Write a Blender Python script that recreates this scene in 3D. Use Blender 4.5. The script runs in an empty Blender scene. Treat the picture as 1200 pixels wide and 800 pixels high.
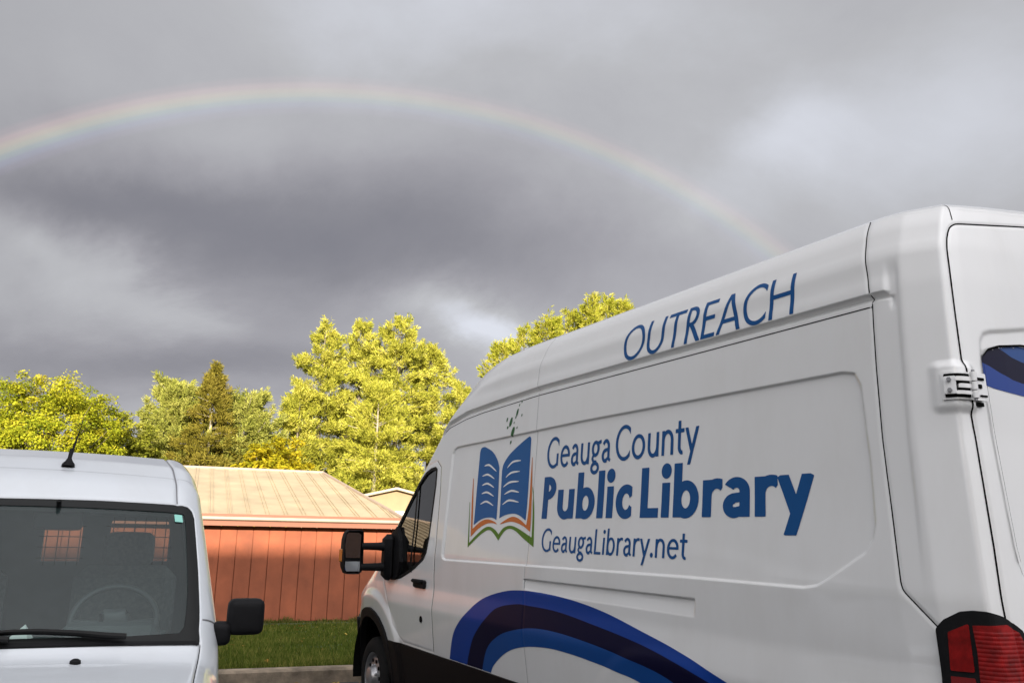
import bpy, math
import numpy as np
from mathutils import Matrix, Vector

S = bpy.context.scene
COL = S.collection
RAD = math.radians

# =====================================================================
# CAMERA, SKY, SUN, EXPOSURE
# =====================================================================
CAM_H = 1.50
FPX = 980.0                       # focal length for a 1200 px wide frame
PITCH = math.atan2(223.8, FPX)
ROLL = 0.02
cd = bpy.data.cameras.new('camera')
cam = bpy.data.objects.new('camera', cd)
COL.objects.link(cam)
cd.sensor_width = 36.0
cd.lens = FPX / 1200.0 * 36.0
cd.clip_start = 0.05
cd.clip_end = 4000
_f = Vector((0, math.cos(PITCH), math.sin(PITCH)))
_u = Vector((0, -math.sin(PITCH), math.cos(PITCH)))
_r = Vector((1, 0, 0))
_R = _r * math.cos(ROLL) + _u * math.sin(ROLL)
_U = -_r * math.sin(ROLL) + _u * math.cos(ROLL)
m = Matrix.Identity(4)
for i in range(3):
    m[i][0], m[i][1], m[i][2] = _R[i], _U[i], -_f[i]
m.translation = (0, 0, CAM_H)
cam.matrix_world = m
S.camera = cam

SUN_EL = RAD(13.08)
LIGHT_AZ = RAD(-9.53)             # heading the light travels towards (from +Y, clockwise)
to_sun = Vector((-math.sin(LIGHT_AZ) * math.cos(SUN_EL), -math.cos(LIGHT_AZ) * math.cos(SUN_EL), math.sin(SUN_EL)))
SUN_STRENGTH = 5.0
EXPOSURE = 0.95
SKY_STRENGTH = 0.10

S.view_settings.view_transform = 'Standard'
S.view_settings.look = 'None'
S.view_settings.exposure = EXPOSURE
S.view_settings.gamma = 1.0
S.view_settings.use_curve_mapping = False

sl = bpy.data.lights.new('sun', 'SUN')
sl.energy = SUN_STRENGTH
sl.angle = RAD(0.53)
sl.color = (1.0, 0.89, 0.72)
so = bpy.data.objects.new('sun', sl)
COL.objects.link(so)
so.rotation_euler = (-to_sun).to_track_quat('-Z', 'Y').to_euler()
so.location = (0, -20, 30)


class NT:
    """small helper to chain shader nodes"""
    def __init__(s, tree):
        s.t = tree
        s.n = tree.nodes
        s.l = tree.links

    def add(s, kind, **kw):
        nd = s.n.new(kind)
        for k, v in kw.items():
            if k.startswith('in_'):
                key = k[3:]
                key = int(key) if key.isdigit() else key.replace('_', ' ')
                s.put(nd.inputs[key], v)
            else:
                setattr(nd, k, v)
        return nd

    def put(s, inp, v):
        if isinstance(v, bpy.types.NodeSocket):
            s.l.new(v, inp)
        else:
            if hasattr(inp, 'default_value'):
                try:
                    inp.default_value = v
                except Exception:
                    inp.default_value = (*v, 1.0)

    def math(s, op, a, b=None, c=None, clamp=False):
        nd = s.n.new('ShaderNodeMath')
        nd.operation = op
        nd.use_clamp = clamp
        s.put(nd.inputs[0], a)
        if b is not None:
            s.put(nd.inputs[1], b)
        if c is not None:
            s.put(nd.inputs[2], c)
        return nd.outputs[0]

    def vmath(s, op, a, b=None, out=0):
        nd = s.n.new('ShaderNodeVectorMath')
        nd.operation = op
        s.put(nd.inputs[0], a)
        if b is not None:
            s.put(nd.inputs[1], b)
        return nd.outputs[out]

    def mix(s, f, a, b):
        nd = s.n.new('ShaderNodeMix')
        nd.data_type = 'RGBA'
        s.put(nd.inputs[0], f)
        s.put(nd.inputs[6], a)
        s.put(nd.inputs[7], b)
        return nd.outputs[2]

    def ramp(s, f, stops, interp='LINEAR'):
        nd = s.n.new('ShaderNodeValToRGB')
        e = nd.color_ramp
        e.interpolation = interp
        while len(e.elements) > 1:
            e.elements.remove(e.elements[-1])
        e.elements[0].position = stops[0][0]
        e.elements[0].color = (*stops[0][1], 1)
        for p, c in stops[1:]:
            x = e.elements.new(p)
            x.color = (*c, 1)
        s.put(nd.inputs[0], f)
        return nd.outputs[0]

    def noise(s, vec, scale, detail=4, rough=0.55, dist=0.0):
        nd = s.n.new('ShaderNodeTexNoise')
        s.put(nd.inputs['Vector'], vec)
        nd.inputs['Scale'].default_value = scale
        nd.inputs['Detail'].default_value = detail
        nd.inputs['Roughness'].default_value = rough
        nd.inputs['Distortion'].default_value = dist
        return nd.outputs[0]

    def smooth(s, x, a, b):
        nd = s.n.new('ShaderNodeMapRange')
        nd.interpolation_type = 'SMOOTHSTEP'
        s.put(nd.inputs[0], x)
        nd.inputs[1].default_value = a
        nd.inputs[2].default_value = b
        return nd.outputs[0]


def heading(az, el):
    a, e = RAD(az), RAD(el)
    return (math.sin(a) * math.cos(e), math.cos(a) * math.cos(e), math.sin(e))


def build_world():
    w = bpy.data.worlds.new('World')
    S.world = w
    w.use_nodes = True
    t = NT(w.node_tree)
    t.n.clear()
    d = t.add('ShaderNodeTexCoord').outputs['Generated']
    d = t.vmath('NORMALIZE', d)
    sky = t.add('ShaderNodeTexSky', sky_type='NISHITA', sun_disc=False, sun_elevation=SUN_EL,
                sun_rotation=math.atan2(to_sun.x, to_sun.y), altitude=200, air_density=1.0, dust_density=1.5)
    bg_sky = t.add('ShaderNodeBackground', in_Color=sky.outputs[0], in_Strength=SKY_STRENGTH)
    # cloud deck: flattened directions give long, low banks of stratus
    sep = t.add('ShaderNodeSeparateXYZ')
    t.put(sep.inputs[0], d)
    zz = t.math('ADD', t.math('MAXIMUM', sep.outputs[2], 0.0), 0.50)
    flat = t.add('ShaderNodeCombineXYZ')
    t.put(flat.inputs[0], t.math('DIVIDE', sep.outputs[0], zz))
    t.put(flat.inputs[1], t.math('DIVIDE', sep.outputs[1], zz))
    t.put(flat.inputs[2], 0.35)
    fv = flat.outputs[0]
    n1 = t.noise(fv, 1.15, 6, 0.52, 0.55)
    n2 = t.noise(t.vmath('ADD', fv, (3.1, 7.7, 1.3)), 3.2, 9, 0.62, 0.35)
    n3 = t.noise(t.vmath('ADD', fv, (9.1, 2.7, 4.3)), 2.1, 7, 0.60, 0.4)
    n4 = t.noise(t.vmath('ADD', fv, (1.1, 5.7, 8.3)), 2.1, 7, 0.60, 0.4)
    v = t.math('ADD', t.math('MULTIPLY', t.math('SUBTRACT', n1, 0.5), 0.34), SKY_BASE)
    v = t.math('ADD', v, t.math('MULTIPLY', t.math('SUBTRACT', n2, 0.5), 0.22))
    # heading and elevation in degrees, ruffled so that every bank gets a torn edge
    az = t.math('MULTIPLY', t.math('ARCTAN2', sep.outputs[0], sep.outputs[1]), 180 / math.pi)
    el = t.math('MULTIPLY', t.math('ARCSINE', sep.outputs[2]), 180 / math.pi)
    az = t.math('ADD', az, t.math('MULTIPLY', t.math('SUBTRACT', n3, 0.5), 17.0))
    el = t.math('ADD', el, t.math('MULTIPLY', t.math('SUBTRACT', n4, 0.5), 9.0))
    # large banks and breaks of this storm sky (heading, elevation, half sizes, tilt, amount)
    for a0, e0, wa, we, tilt, amp in CLOUD_BANKS:
        da = t.math('SUBTRACT', az, a0); de = t.math('SUBTRACT', el, e0)
        c, s_ = math.cos(RAD(tilt)), math.sin(RAD(tilt))
        p = t.math('DIVIDE', t.math('ADD', t.math('MULTIPLY', da, c), t.math('MULTIPLY', de, s_)), wa)
        q = t.math('DIVIDE', t.math('SUBTRACT', t.math('MULTIPLY', de, c), t.math('MULTIPLY', da, s_)), we)
        r2 = t.math('ADD', t.math('MULTIPLY', p, p), t.math('MULTIPLY', q, q))
        g = t.math('EXPONENT', t.math('MULTIPLY', r2, -0.8))
        v = t.math('ADD', v, t.math('MULTIPLY', g, amp))
    col = t.ramp(v, [(0.0, (0.048, 0.050, 0.066)), (0.15, (0.075, 0.077, 0.098)), (0.38, (0.125, 0.125, 0.143)), (0.57, (0.183, 0.182, 0.200)),
                     (0.76, (0.255, 0.258, 0.273)), (1.0, (0.370, 0.384, 0.425))])
    # brightness: dark storm in front, unseen sunlit cloud behind, boosted to light the vans
    sdot = t.vmath('DOT_PRODUCT', d, Vector((to_sun.x, to_sun.y, 0)).normalized()[:], out=1)
    bdot = t.vmath('DOT_PRODUCT', d, heading(160, 38), out=1)
    back = t.math('POWER', t.math('MAXIMUM', bdot, 0.0), 2.2)
    ldot = t.vmath('DOT_PRODUCT', d, heading(-105, 5), out=1)
    left = t.math('MULTIPLY', t.smooth(ldot, 0.1, 0.9), -0.42)  # unseen sky at the left dimmed so the van's side turns darker
    gv = t.add('ShaderNodeCombineXYZ')
    for i, gk in enumerate((1.02, 1.0, 0.955)):
        t.put(gv.inputs[i], t.math('ADD', t.math('ADD', 1.0, left), t.math('MULTIPLY', back, BACK_GAIN * gk)))
    colg = t.vmath('MULTIPLY', col, gv.outputs[0])
    # rainbow: angular distance from the antisolar point
    adot = t.vmath('DOT_PRODUCT', d, (-to_sun)[:], out=1)
    ang = t.math('MULTIPLY', t.math('ARCCOSINE', adot), 180 / math.pi)
    u = t.math('DIVIDE', t.math('SUBTRACT', ang, 40.3), 2.6)
    bow = t.ramp(u, [(0.0, (0, 0, 0)), (0.14, (0.010, 0.008, 0.016)), (0.28, (0.016, 0.022, 0.040)),
                     (0.40, (0.026, 0.046, 0.040)), (0.50, (0.058, 0.062, 0.032)), (0.60, (0.074, 0.056, 0.028)),
                     (0.72, (0.062, 0.032, 0.026)), (0.86, (0.018, 0.007, 0.007)), (1.0, (0, 0, 0))], 'EASE')
    inside = t.math('MULTIPLY', t.math('SUBTRACT', 1.0, t.smooth(ang, 39.0, 42.0)), 0.010)
    ga = t.vmath('DOT_PRODUCT', d, heading(-38, 24), out=1)
    vivid = t.math('ADD', 0.56, t.math('MULTIPLY', t.math('EXPONENT', t.math('MULTIPLY', t.math('SUBTRACT', ga, 1.0), 14.0)), 0.62))
    vivid = t.math('MULTIPLY', vivid, t.math('ADD', 0.55, t.math('MULTIPLY', n2, 0.8)))
    bw = t.vmath('SCALE', bow, None)
    t.l.new(vivid, bw.node.inputs['Scale'])
    tot = t.vmath('ADD', colg, bw)
    cadd = t.add('ShaderNodeCombineXYZ')
    for i in range(3):
        t.put(cadd.inputs[i], inside)
    tot = t.vmath('ADD', tot, cadd.outputs[0])
    bg_cloud = t.add('ShaderNodeBackground', in_Color=tot, in_Strength=1.0)
    clear = t.math('MULTIPLY', t.smooth(sdot, 0.35, 0.95), 0.55)
    mixs = t.add('ShaderNodeMixShader')
    t.put(mixs.inputs[0], clear)
    t.l.new(bg_cloud.outputs[0], mixs.inputs[1])
    t.l.new(bg_sky.outputs[0], mixs.inputs[2])
    out = t.add('ShaderNodeOutputWorld')
    t.l.new(mixs.outputs[0], out.inputs[0])


BACK_GAIN = 6.5
SKY_BASE = 0.68
CLOUD_BANKS = [
    (-18.1, 19.2, 11.8, 3.8, 0, -0.34),
    (-30.6, 19.3, 6.0, 1.4, 6, -0.2),
    (1.1, 18.7, 10.4, 3.5, -8, -0.22),
    (-6.5, 23.0, 9.9, 3.4, 0, -0.07),
    (-29.7, 16.3, 4.4, 1.3, -14, 0.17),
    (-26.1, 16.8, 1.3, 0.9, 0, 0.10),
    (-23.0, 14.4, 3.6, 1.5, -25, 0.13),
    (-30.7, 13.6, 2.7, 1.0, -10, 0.06),
    (-26.5, 10.0, 7.2, 2.3, 0, -0.22),
    (-16.2, 10.9, 6.6, 2.5, 0, -0.2),
    (-2.4, 14.4, 2.5, 1.5, -10, 0.30),
    (-5.5, 16.2, 4.2, 1.6, 0, 0.22),
    (-0.0, 13.2, 2.4, 1.2, 0, 0.2),
    (7.2, 17.0, 5.4, 2.3, 0, 0.05),
    (20.4, 25.5, 3.9, 2.3, 20, 0.15),
    (28.8, 24.2, 7.3, 3.9, 0, 0.15),
    (31.8, 28.5, 5.6, 2.8, 0, 0.04),
    (14.5, 22.3, 4.7, 2.2, -30, 0.1),
    (-10.8, 32.9, 9.5, 4.0, 0, 0.16),
    (2.1, 34.1, 13.1, 3.0, 0, 0.08),
    (-33.2, 27.1, 7.3, 3.2, 0, 0.02),
    (15.4, 29.8, 7.8, 2.6, 10, 0.03),
    (-21.4, 24.1, 8.3, 1.8, 5, 0.05),
    (-32.6, 23.3, 3.6, 1.4, 8, -0.04),
]
build_world()


# =====================================================================
# MESH HELPERS
# =====================================================================
def setp(o, label=None, cat=None, group=None, kind=None):
    if label: o['label'] = label
    if cat: o['category'] = cat
    if group: o['group'] = group
    if kind: o['kind'] = kind
    return o


def empty(name, loc=(0, 0, 0), rz=0.0, **kw):
    o = bpy.data.objects.new(name, None)
    COL.objects.link(o)
    o.empty_display_size = 0.3
    o.location = loc
    o.rotation_euler = (0, 0, rz)
    return setp(o, **kw)


def mesh(name, V, F, mat, parent=None, smooth=False, attr=None):
    """V: (N,3); F: list of faces or an (M,k) int array"""
    me = bpy.data.meshes.new(name)
    V = np.asarray(V, np.float32)
    if isinstance(F, np.ndarray) and F.ndim == 2:
        k = F.shape[1]
        me.vertices.add(len(V)); me.vertices.foreach_set('co', V.ravel())
        me.loops.add(F.size); me.loops.foreach_set('vertex_index', F.ravel().astype(np.int32))
        me.polygons.add(len(F))
        me.polygons.foreach_set('loop_start', (np.arange(len(F)) * k).astype(np.int32))
        me.update(calc_edges=True)
    else:
        me.from_pydata(V.tolist(), [], [list(map(int, f)) for f in F])
        me.update()
    if attr is not None:
        a = me.attributes.new('tint', 'FLOAT', 'POINT')
        a.data.foreach_set('value', np.asarray(attr, np.float32))
    if smooth:
        me.polygons.foreach_set('use_smooth', np.ones(len(me.polygons), bool))
    for mm in (mat if isinstance(mat, (list, tuple)) else [mat]):
        me.materials.append(mm)
    o = bpy.data.objects.new(name, me)
    COL.objects.link(o)
    if parent is not None:
        o.parent = parent
    return o


class MB:
    """collects primitives into one mesh"""
    def __init__(s):
        s.V = []; s.F = []

    def add(s, V, F):
        k = len(s.V)
        s.V += [tuple(map(float, v)) for v in V]
        s.F += [tuple(int(i) + k for i in f) for f in F]

    def box(s, c, d, ax=None, bev=0.0):
        """centre, full size; ax = 3x3 rows as axes"""
        c = np.array(c, float); h = np.array(d, float) / 2
        ax = np.eye(3) if ax is None else np.array(ax, float)
        if bev <= 0:
            P = [(x, y, z) for z in (-1, 1) for y in (-1, 1) for x in (-1, 1)]
            V = [c + (np.array(p) * h) @ ax for p in P]
            s.add(V, [(0, 2, 3, 1), (4, 5, 7, 6), (0, 1, 5, 4), (2, 6, 7, 3), (0, 4, 6, 2), (1, 3, 7, 5)])
        else:
            b = min(bev, h.min() * .98)
            # chamfered box: 24 vertices
            V = []; idx = {}
            for sx in (-1, 1):
                for sy in (-1, 1):
                    for sz in (-1, 1):
                        sg = np.array((sx, sy, sz))
                        for a in range(3):
                            p = sg * (h - b); p[a] = sg[a] * h[a]
                            idx[(sx, sy, sz, a)] = len(V); V.append(c + p @ ax)
            F = []
            for a in range(3):
                o1, o2 = [i for i in range(3) if i != a]
                for sa in (-1, 1):
                    q = []
                    for s1, s2 in ((-1, -1), (1, -1), (1, 1), (-1, 1)):
                        k = [0, 0, 0]; k[a] = sa; k[o1] = s1; k[o2] = s2
                        q.append(idx[(*k, a)])
                    F.append(q)
            for a in range(3):
                o1, o2 = [i for i in range(3) if i != a]
                for s1 in (-1, 1):
                    for s2 in (-1, 1):
                        k0 = [0, 0, 0]; k0[o1] = s1; k0[o2] = s2; k1 = list(k0); k0[a] = -1; k1[a] = 1
                        F.append([idx[(*k0, o1)], idx[(*k1, o1)], idx[(*k1, o2)], idx[(*k0, o2)]])
            for sx in (-1, 1):
                for sy in (-1, 1):
                    for sz in (-1, 1):
                        F.append([idx[(sx, sy, sz, a)] for a in range(3)])
            s.add(V, F)
        return s

    def rbox(s, c, d, r, ax=None, n=9):
        """box with round edges of radius r"""
        c = np.array(c, float); h = np.array(d, float) / 2
        ax = np.eye(3) if ax is None else np.array(ax, float)
        t = np.tan(np.linspace(-math.pi / 4, math.pi / 4, n)); q = np.sort(np.r_[t])
        for a in range(3):
            o1, o2 = [i for i in range(3) if i != a]
            for sg in (-1, 1):
                V = []
                for u in q:
                    for v in q:
                        p = np.zeros(3); p[a] = sg; p[o1] = u; p[o2] = v
                        w = p / np.linalg.norm(p)
                        e = np.sign(w) * np.minimum(np.abs(p) * 4, 1) * (h - r)
                        V.append(c + (e + w * r) @ ax)
                F = [(i * n + j, (i + 1) * n + j, (i + 1) * n + j + 1, i * n + j + 1) for i in range(n - 1) for j in range(n - 1)]
                s.add(V, F)
        return s

    def tube(s, pts, rad, n=8, caps=True):
        pts = [np.array(p, float) for p in pts]
        rad = [rad] * len(pts) if np.isscalar(rad) else list(rad)
        rings = []
        for i, p in enumerate(pts):
            t = pts[min(i + 1, len(pts) - 1)] - pts[max(i - 1, 0)]
            t /= np.linalg.norm(t) + 1e-9
            u = np.cross(t, (0, 0, 1) if abs(t[2]) < .9 else (1, 0, 0)); u /= np.linalg.norm(u)
            w = np.cross(t, u)
            rings.append([p + rad[i] * (math.cos(2 * math.pi * k / n) * u + math.sin(2 * math.pi * k / n) * w) for k in range(n)])
        V = [v for r in rings for v in r]
        F = [(i * n + k, i * n + (k + 1) % n, (i + 1) * n + (k + 1) % n, (i + 1) * n + k) for i in range(len(pts) - 1) for k in range(n)]
        if caps:
            F += [tuple(range(n))[::-1], tuple((len(pts) - 1) * n + k for k in range(n))]
        s.add(V, F)
        return s

    def lathe(s, prof, c, axis, n=48):
        """prof: (radius, offset along axis)"""
        c = np.array(c, float); a = np.array(axis, float); a /= np.linalg.norm(a)
        u = np.cross(a, (0, 0, 1) if abs(a[2]) < .9 else (1, 0, 0)); u /= np.linalg.norm(u); w = np.cross(a, u)
        V = [c + a * o + r * (math.cos(2 * math.pi * k / n) * u + math.sin(2 * math.pi * k / n) * w) for r, o in prof for k in range(n)]
        F = [(i * n + k, i * n + (k + 1) % n, (i + 1) * n + (k + 1) % n, (i + 1) * n + k) for i in range(len(prof) - 1) for k in range(n)]
        s.add(V, F)
        return s

    def prism(s, poly, fn0, fn1):
        """closed polygon mapped by two functions -> prism"""
        n = len(poly)
        V = [fn0(p) for p in poly] + [fn1(p) for p in poly]
        F = [tuple(range(n))[::-1], tuple(range(n, 2 * n))] + [(i, (i + 1) % n, n + (i + 1) % n, n + i) for i in range(n)]
        s.add(V, F)
        return s

    def build(s, name, mat, parent=None, smooth=False):
        return mesh(name, s.V, s.F, mat, parent, smooth)


def auto_smooth(o, deg=35):
    me = o.data
    me.polygons.foreach_set('use_smooth', np.ones(len(me.polygons), bool))
    try:
        me.set_sharp_from_angle(angle=RAD(deg))
    except Exception:
        pass
    return o


# ---------- signed distance helpers (2-D arrays X, Y) ----------
def sd_poly(X, Y, P):
    P = np.asarray(P, float)
    d = np.full(X.shape, 1e18); inside = np.zeros(X.shape, bool)
    n = len(P)
    for i in range(n):
        a = P[i]; b = P[(i + 1) % n]
        e = b - a
        wx, wy = X - a[0], Y - a[1]
        tt = np.clip((wx * e[0] + wy * e[1]) / (e @ e + 1e-12), 0, 1)
        d = np.minimum(d, (wx - e[0] * tt) ** 2 + (wy - e[1] * tt) ** 2)
        c1 = Y >= a[1]; c2 = Y < b[1]; c3 = e[0] * wy > e[1] * wx
        inside ^= (c1 & c2 & c3) | (~c1 & ~c2 & ~c3)
    d = np.sqrt(d)
    return np.where(inside, -d, d)


def sd_line(X, Y, P):
    P = np.asarray(P, float)
    d = np.full(X.shape, 1e18)
    for a, b in zip(P[:-1], P[1:]):
        e = b - a
        wx, wy = X - a[0], Y - a[1]
        tt = np.clip((wx * e[0] + wy * e[1]) / (e @ e + 1e-12), 0, 1)
        d = np.minimum(d, (wx - e[0] * tt) ** 2 + (wy - e[1] * tt) ** 2)
    return np.sqrt(d)


def sd_stroke(X, Y, P, w):
    """polyline of full width w with flat ends"""
    P = np.asarray(P, float)
    out = np.full(X.shape, 1e9)
    n = len(P) - 1
    for i in range(n):
        a, b = P[i], P[i + 1]
        L = np.hypot(*(b - a)); t = (b - a) / L
        u = (X - a[0]) * t[0] + (Y - a[1]) * t[1]
        v = np.abs(-(X - a[0]) * t[1] + (Y - a[1]) * t[0]) - w / 2
        box = np.maximum(v, np.maximum(-u, u - L))
        out = np.minimum(out, box)
        if i > 0:
            out = np.minimum(out, np.hypot(X - a[0], Y - a[1]) - w / 2)
    return out


def sd_ring(X, Y, cx, cy, Rx, Ry, s, t, a0=None, a1=None):
    x, y = X - cx, Y - cy
    fo = (np.hypot(x / Rx, y / Ry) - 1) * min(Rx, Ry)
    rx, ry = Rx - s, Ry - t
    fi = (np.hypot(x / rx, y / ry) - 1) * min(rx, ry)
    d = np.maximum(fo, -fi)
    if a0 is not None:
        mid = RAD((a0 + a1) / 2); half = RAD((a1 - a0) / 2)
        an = np.arctan2(y / Ry, x / Rx)
        df = np.abs((an - mid + math.pi) % (2 * math.pi) - math.pi)
        d = np.maximum(d, (df - half) * np.hypot(x, y))
    return d


def fill(sdf, xs, ys, mapf, flip=False):
    """marching squares: triangulate the region sdf<0 on a grid, mapped to 3-D"""
    X, Y = np.meshgrid(xs, ys, indexing='ij')
    D = sdf(X, Y)
    D = np.where(np.abs(D) < 1e-7, 1e-7, D)
    IN = D < 0
    nx, ny = D.shape
    pts = []; base = {}
    idx = -np.ones(D.shape, np.int64)
    cnt = IN[:-1, :-1].astype(int) + IN[1:, :-1] + IN[:-1, 1:] + IN[1:, 1:]
    used = np.zeros(D.shape, bool)
    c = cnt > 0
    used[:-1, :-1] |= c; used[1:, :-1] |= c; used[:-1, 1:] |= c; used[1:, 1:] |= c
    used &= IN
    idx[used] = np.arange(used.sum())
    P = [np.stack([X[used], Y[used]], -1)]
    n0 = int(used.sum())
    I, J = np.where(cnt == 4)
    Q = np.stack([idx[I, J], idx[I + 1, J], idx[I + 1, J + 1], idx[I, J + 1]], -1)
    faces = [Q]
    extra = []; ek = {}
    poly = []

    def cross(i0, j0, i1, j1):
        k = (i0, j0, i1, j1) if (i0, j0) < (i1, j1) else (i1, j1, i0, j0)
        if k in ek:
            return ek[k]
        a, b = D[k[0], k[1]], D[k[2], k[3]]
        t = a / (a - b)
        extra.append((X[k[0], k[1]] * (1 - t) + X[k[2], k[3]] * t, Y[k[0], k[1]] * (1 - t) + Y[k[2], k[3]] * t))
        ek[k] = n0 + len(extra) - 1
        return ek[k]

    I, J = np.where((cnt > 0) & (cnt < 4))
    for i, j in zip(I.tolist(), J.tolist()):
        cs = ((i, j), (i + 1, j), (i + 1, j + 1), (i, j + 1))
        f = []
        for k in range(4):
            a = cs[k]; b = cs[(k + 1) % 4]
            if IN[a]:
                f.append(int(idx[a]))
            if IN[a] != IN[b]:
                f.append(cross(*a, *b))
        if len(f) >= 3:
            poly.append(f)
    if extra:
        P.append(np.array(extra))
    P = np.concatenate(P)
    F = faces[0].tolist() + poly
    if flip:
        F = [f[::-1] for f in F]
    V = mapf(P[:, 0], P[:, 1])
    return V, F, P


def slab(sdf, xs, ys, map_top, map_low, flip=False):
    """a filled region with side walls down to map_low"""
    V, F, P = fill(sdf, xs, ys, map_top, flip)
    ed = {}
    for f in F:
        for a, b in zip(f, f[1:] + f[:1]):
            k = (min(a, b), max(a, b))
            ed.setdefault(k, []).append((a, b))
    rim = [v[0] for v in ed.values() if len(v) == 1]
    ids = sorted({a for e in rim for a in e})
    loc = {a: len(V) + k for k, a in enumerate(ids)}
    V2 = map_low(P[ids, 0], P[ids, 1])
    V1 = map_top(P[ids, 0], P[ids, 1])
    n = len(V)
    V = np.concatenate([V, V1, V2])
    k1 = {a: n + k for k, a in enumerate(ids)}
    k2 = {a: n + len(ids) + k for k, a in enumerate(ids)}
    F = F + [[k1[b], k1[a], k2[a], k2[b]] for a, b in rim]
    return V, F


def smoothstep(x, a, b):
    t = np.clip((x - a) / (b - a), 0, 1)
    return t * t * (3 - 2 * t)


def resample(P, step):
    P = np.asarray(P, float)
    L = np.r_[0, np.cumsum(np.hypot(*(np.diff(P, axis=0).T)))]
    n = max(2, int(L[-1] / step) + 1)
    u = np.linspace(0, L[-1], n)
    return np.stack([np.interp(u, L, P[:, 0]), np.interp(u, L, P[:, 1])], -1)


def curve(P, n=10, closed=False):
    """Catmull-Rom through the points"""
    P = np.asarray(P, float); N = len(P); out = []
    rng = range(N if closed else N - 1)
    for i in rng:
        g = (lambda k: P[k % N]) if closed else (lambda k: P[min(max(k, 0), N - 1)])
        a, b, c, d = g(i - 1), g(i), g(i + 1), g(i + 2)
        for t in np.linspace(0, 1, n, endpoint=False):
            out.append(.5 * (2 * b + (c - a) * t + (2 * a - 5 * b + 4 * c - d) * t * t + (3 * b - a - 3 * c + d) * t ** 3))
    if not closed:
        out.append(P[-1])
    return np.array(out)


def ribbon(P, w, mapf, step=.02):
    P = resample(P, step)
    T = np.gradient(P, axis=0); T /= np.linalg.norm(T, axis=1)[:, None] + 1e-9
    N = np.stack([-T[:, 1], T[:, 0]], -1) * w / 2
    V = np.concatenate([mapf(*(P + N).T), mapf(*(P - N).T)])
    n = len(P)
    return V, [(i, i + 1, n + i + 1, n + i) for i in range(n - 1)]


# =====================================================================
# MATERIALS
# =====================================================================
def material(name, base, rough=.6, metal=0.0, coat=0.0, spec=.5, var=0.0, vscale=6.0, bump=0.0, bscale=40.0, tint2=None, coords='Object'):
    mt = bpy.data.materials.new(name)
    mt.use_nodes = True
    t = NT(mt.node_tree)
    b = t.n['Principled BSDF']
    b.inputs['Base Color'].default_value = (*base, 1)
    b.inputs['Roughness'].default_value = rough
    b.inputs['Metallic'].default_value = metal
    b.inputs['Coat Weight'].default_value = coat
    b.inputs['Coat Roughness'].default_value = .04
    b.inputs['Specular IOR Level'].default_value = spec
    tc = t.add('ShaderNodeTexCoord').outputs[coords]
    if var > 0:
        n = t.noise(tc, vscale, 5, .6)
        c2 = tint2 or tuple(x * (1 - var) for x in base)
        c1 = tuple(min(1, x * (1 + var * .6)) for x in base)
        t.l.new(t.ramp(n, [(.3, c2), (.7, c1)]), b.inputs['Base Color'])
        t.l.new(t.math('ADD', rough - .06, t.math('MULTIPLY', n, .12)), b.inputs['Roughness'])
    if bump > 0:
        bn = t.add('ShaderNodeBump')
        bn.inputs['Strength'].default_value = bump
        bn.inputs['Distance'].default_value = .01
        t.l.new(t.noise(tc, bscale, 5, .6), bn.inputs['Height'])
        t.l.new(bn.outputs[0], b.inputs['Normal'])
    return mt


def glass(name, tint, rough=.0, ior=1.5, sheen=0.0, sheen_col=(.5, .56, .55), refl=1.6):
    mt = bpy.data.materials.new(name)
    mt.use_nodes = True
    t = NT(mt.node_tree)
    t.n.clear()
    tr = t.add('ShaderNodeBsdfTransparent', in_Color=(*tint, 1))
    gl = t.add('ShaderNodeBsdfGlossy', in_Color=(1, 1, 1, 1), in_Roughness=rough)
    fr = t.add('ShaderNodeFresnel', in_IOR=ior)
    f = t.math('MULTIPLY', fr.outputs[0], refl, clamp=True)
    mx = t.add('ShaderNodeMixShader')
    t.put(mx.inputs[0], f)
    t.l.new(tr.outputs[0], mx.inputs[1]); t.l.new(gl.outputs[0], mx.inputs[2])
    o = t.add('ShaderNodeOutputMaterial')
    if sheen > 0:
        df = t.add('ShaderNodeBsdfDiffuse', in_Color=(*sheen_col, 1))  # diffuse colour mixed in to imitate sky reflection and haze on the glass
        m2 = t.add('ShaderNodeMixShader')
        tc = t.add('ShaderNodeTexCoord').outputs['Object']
        t.put(m2.inputs[0], t.math('MULTIPLY', t.math('ADD', .6, t.math('MULTIPLY', t.noise(tc, 2.2, 6, .65), .8)), sheen))
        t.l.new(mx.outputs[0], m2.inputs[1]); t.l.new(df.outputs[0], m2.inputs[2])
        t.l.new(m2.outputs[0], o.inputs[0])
    else:
        t.l.new(mx.outputs[0], o.inputs[0])
    return mt


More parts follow.
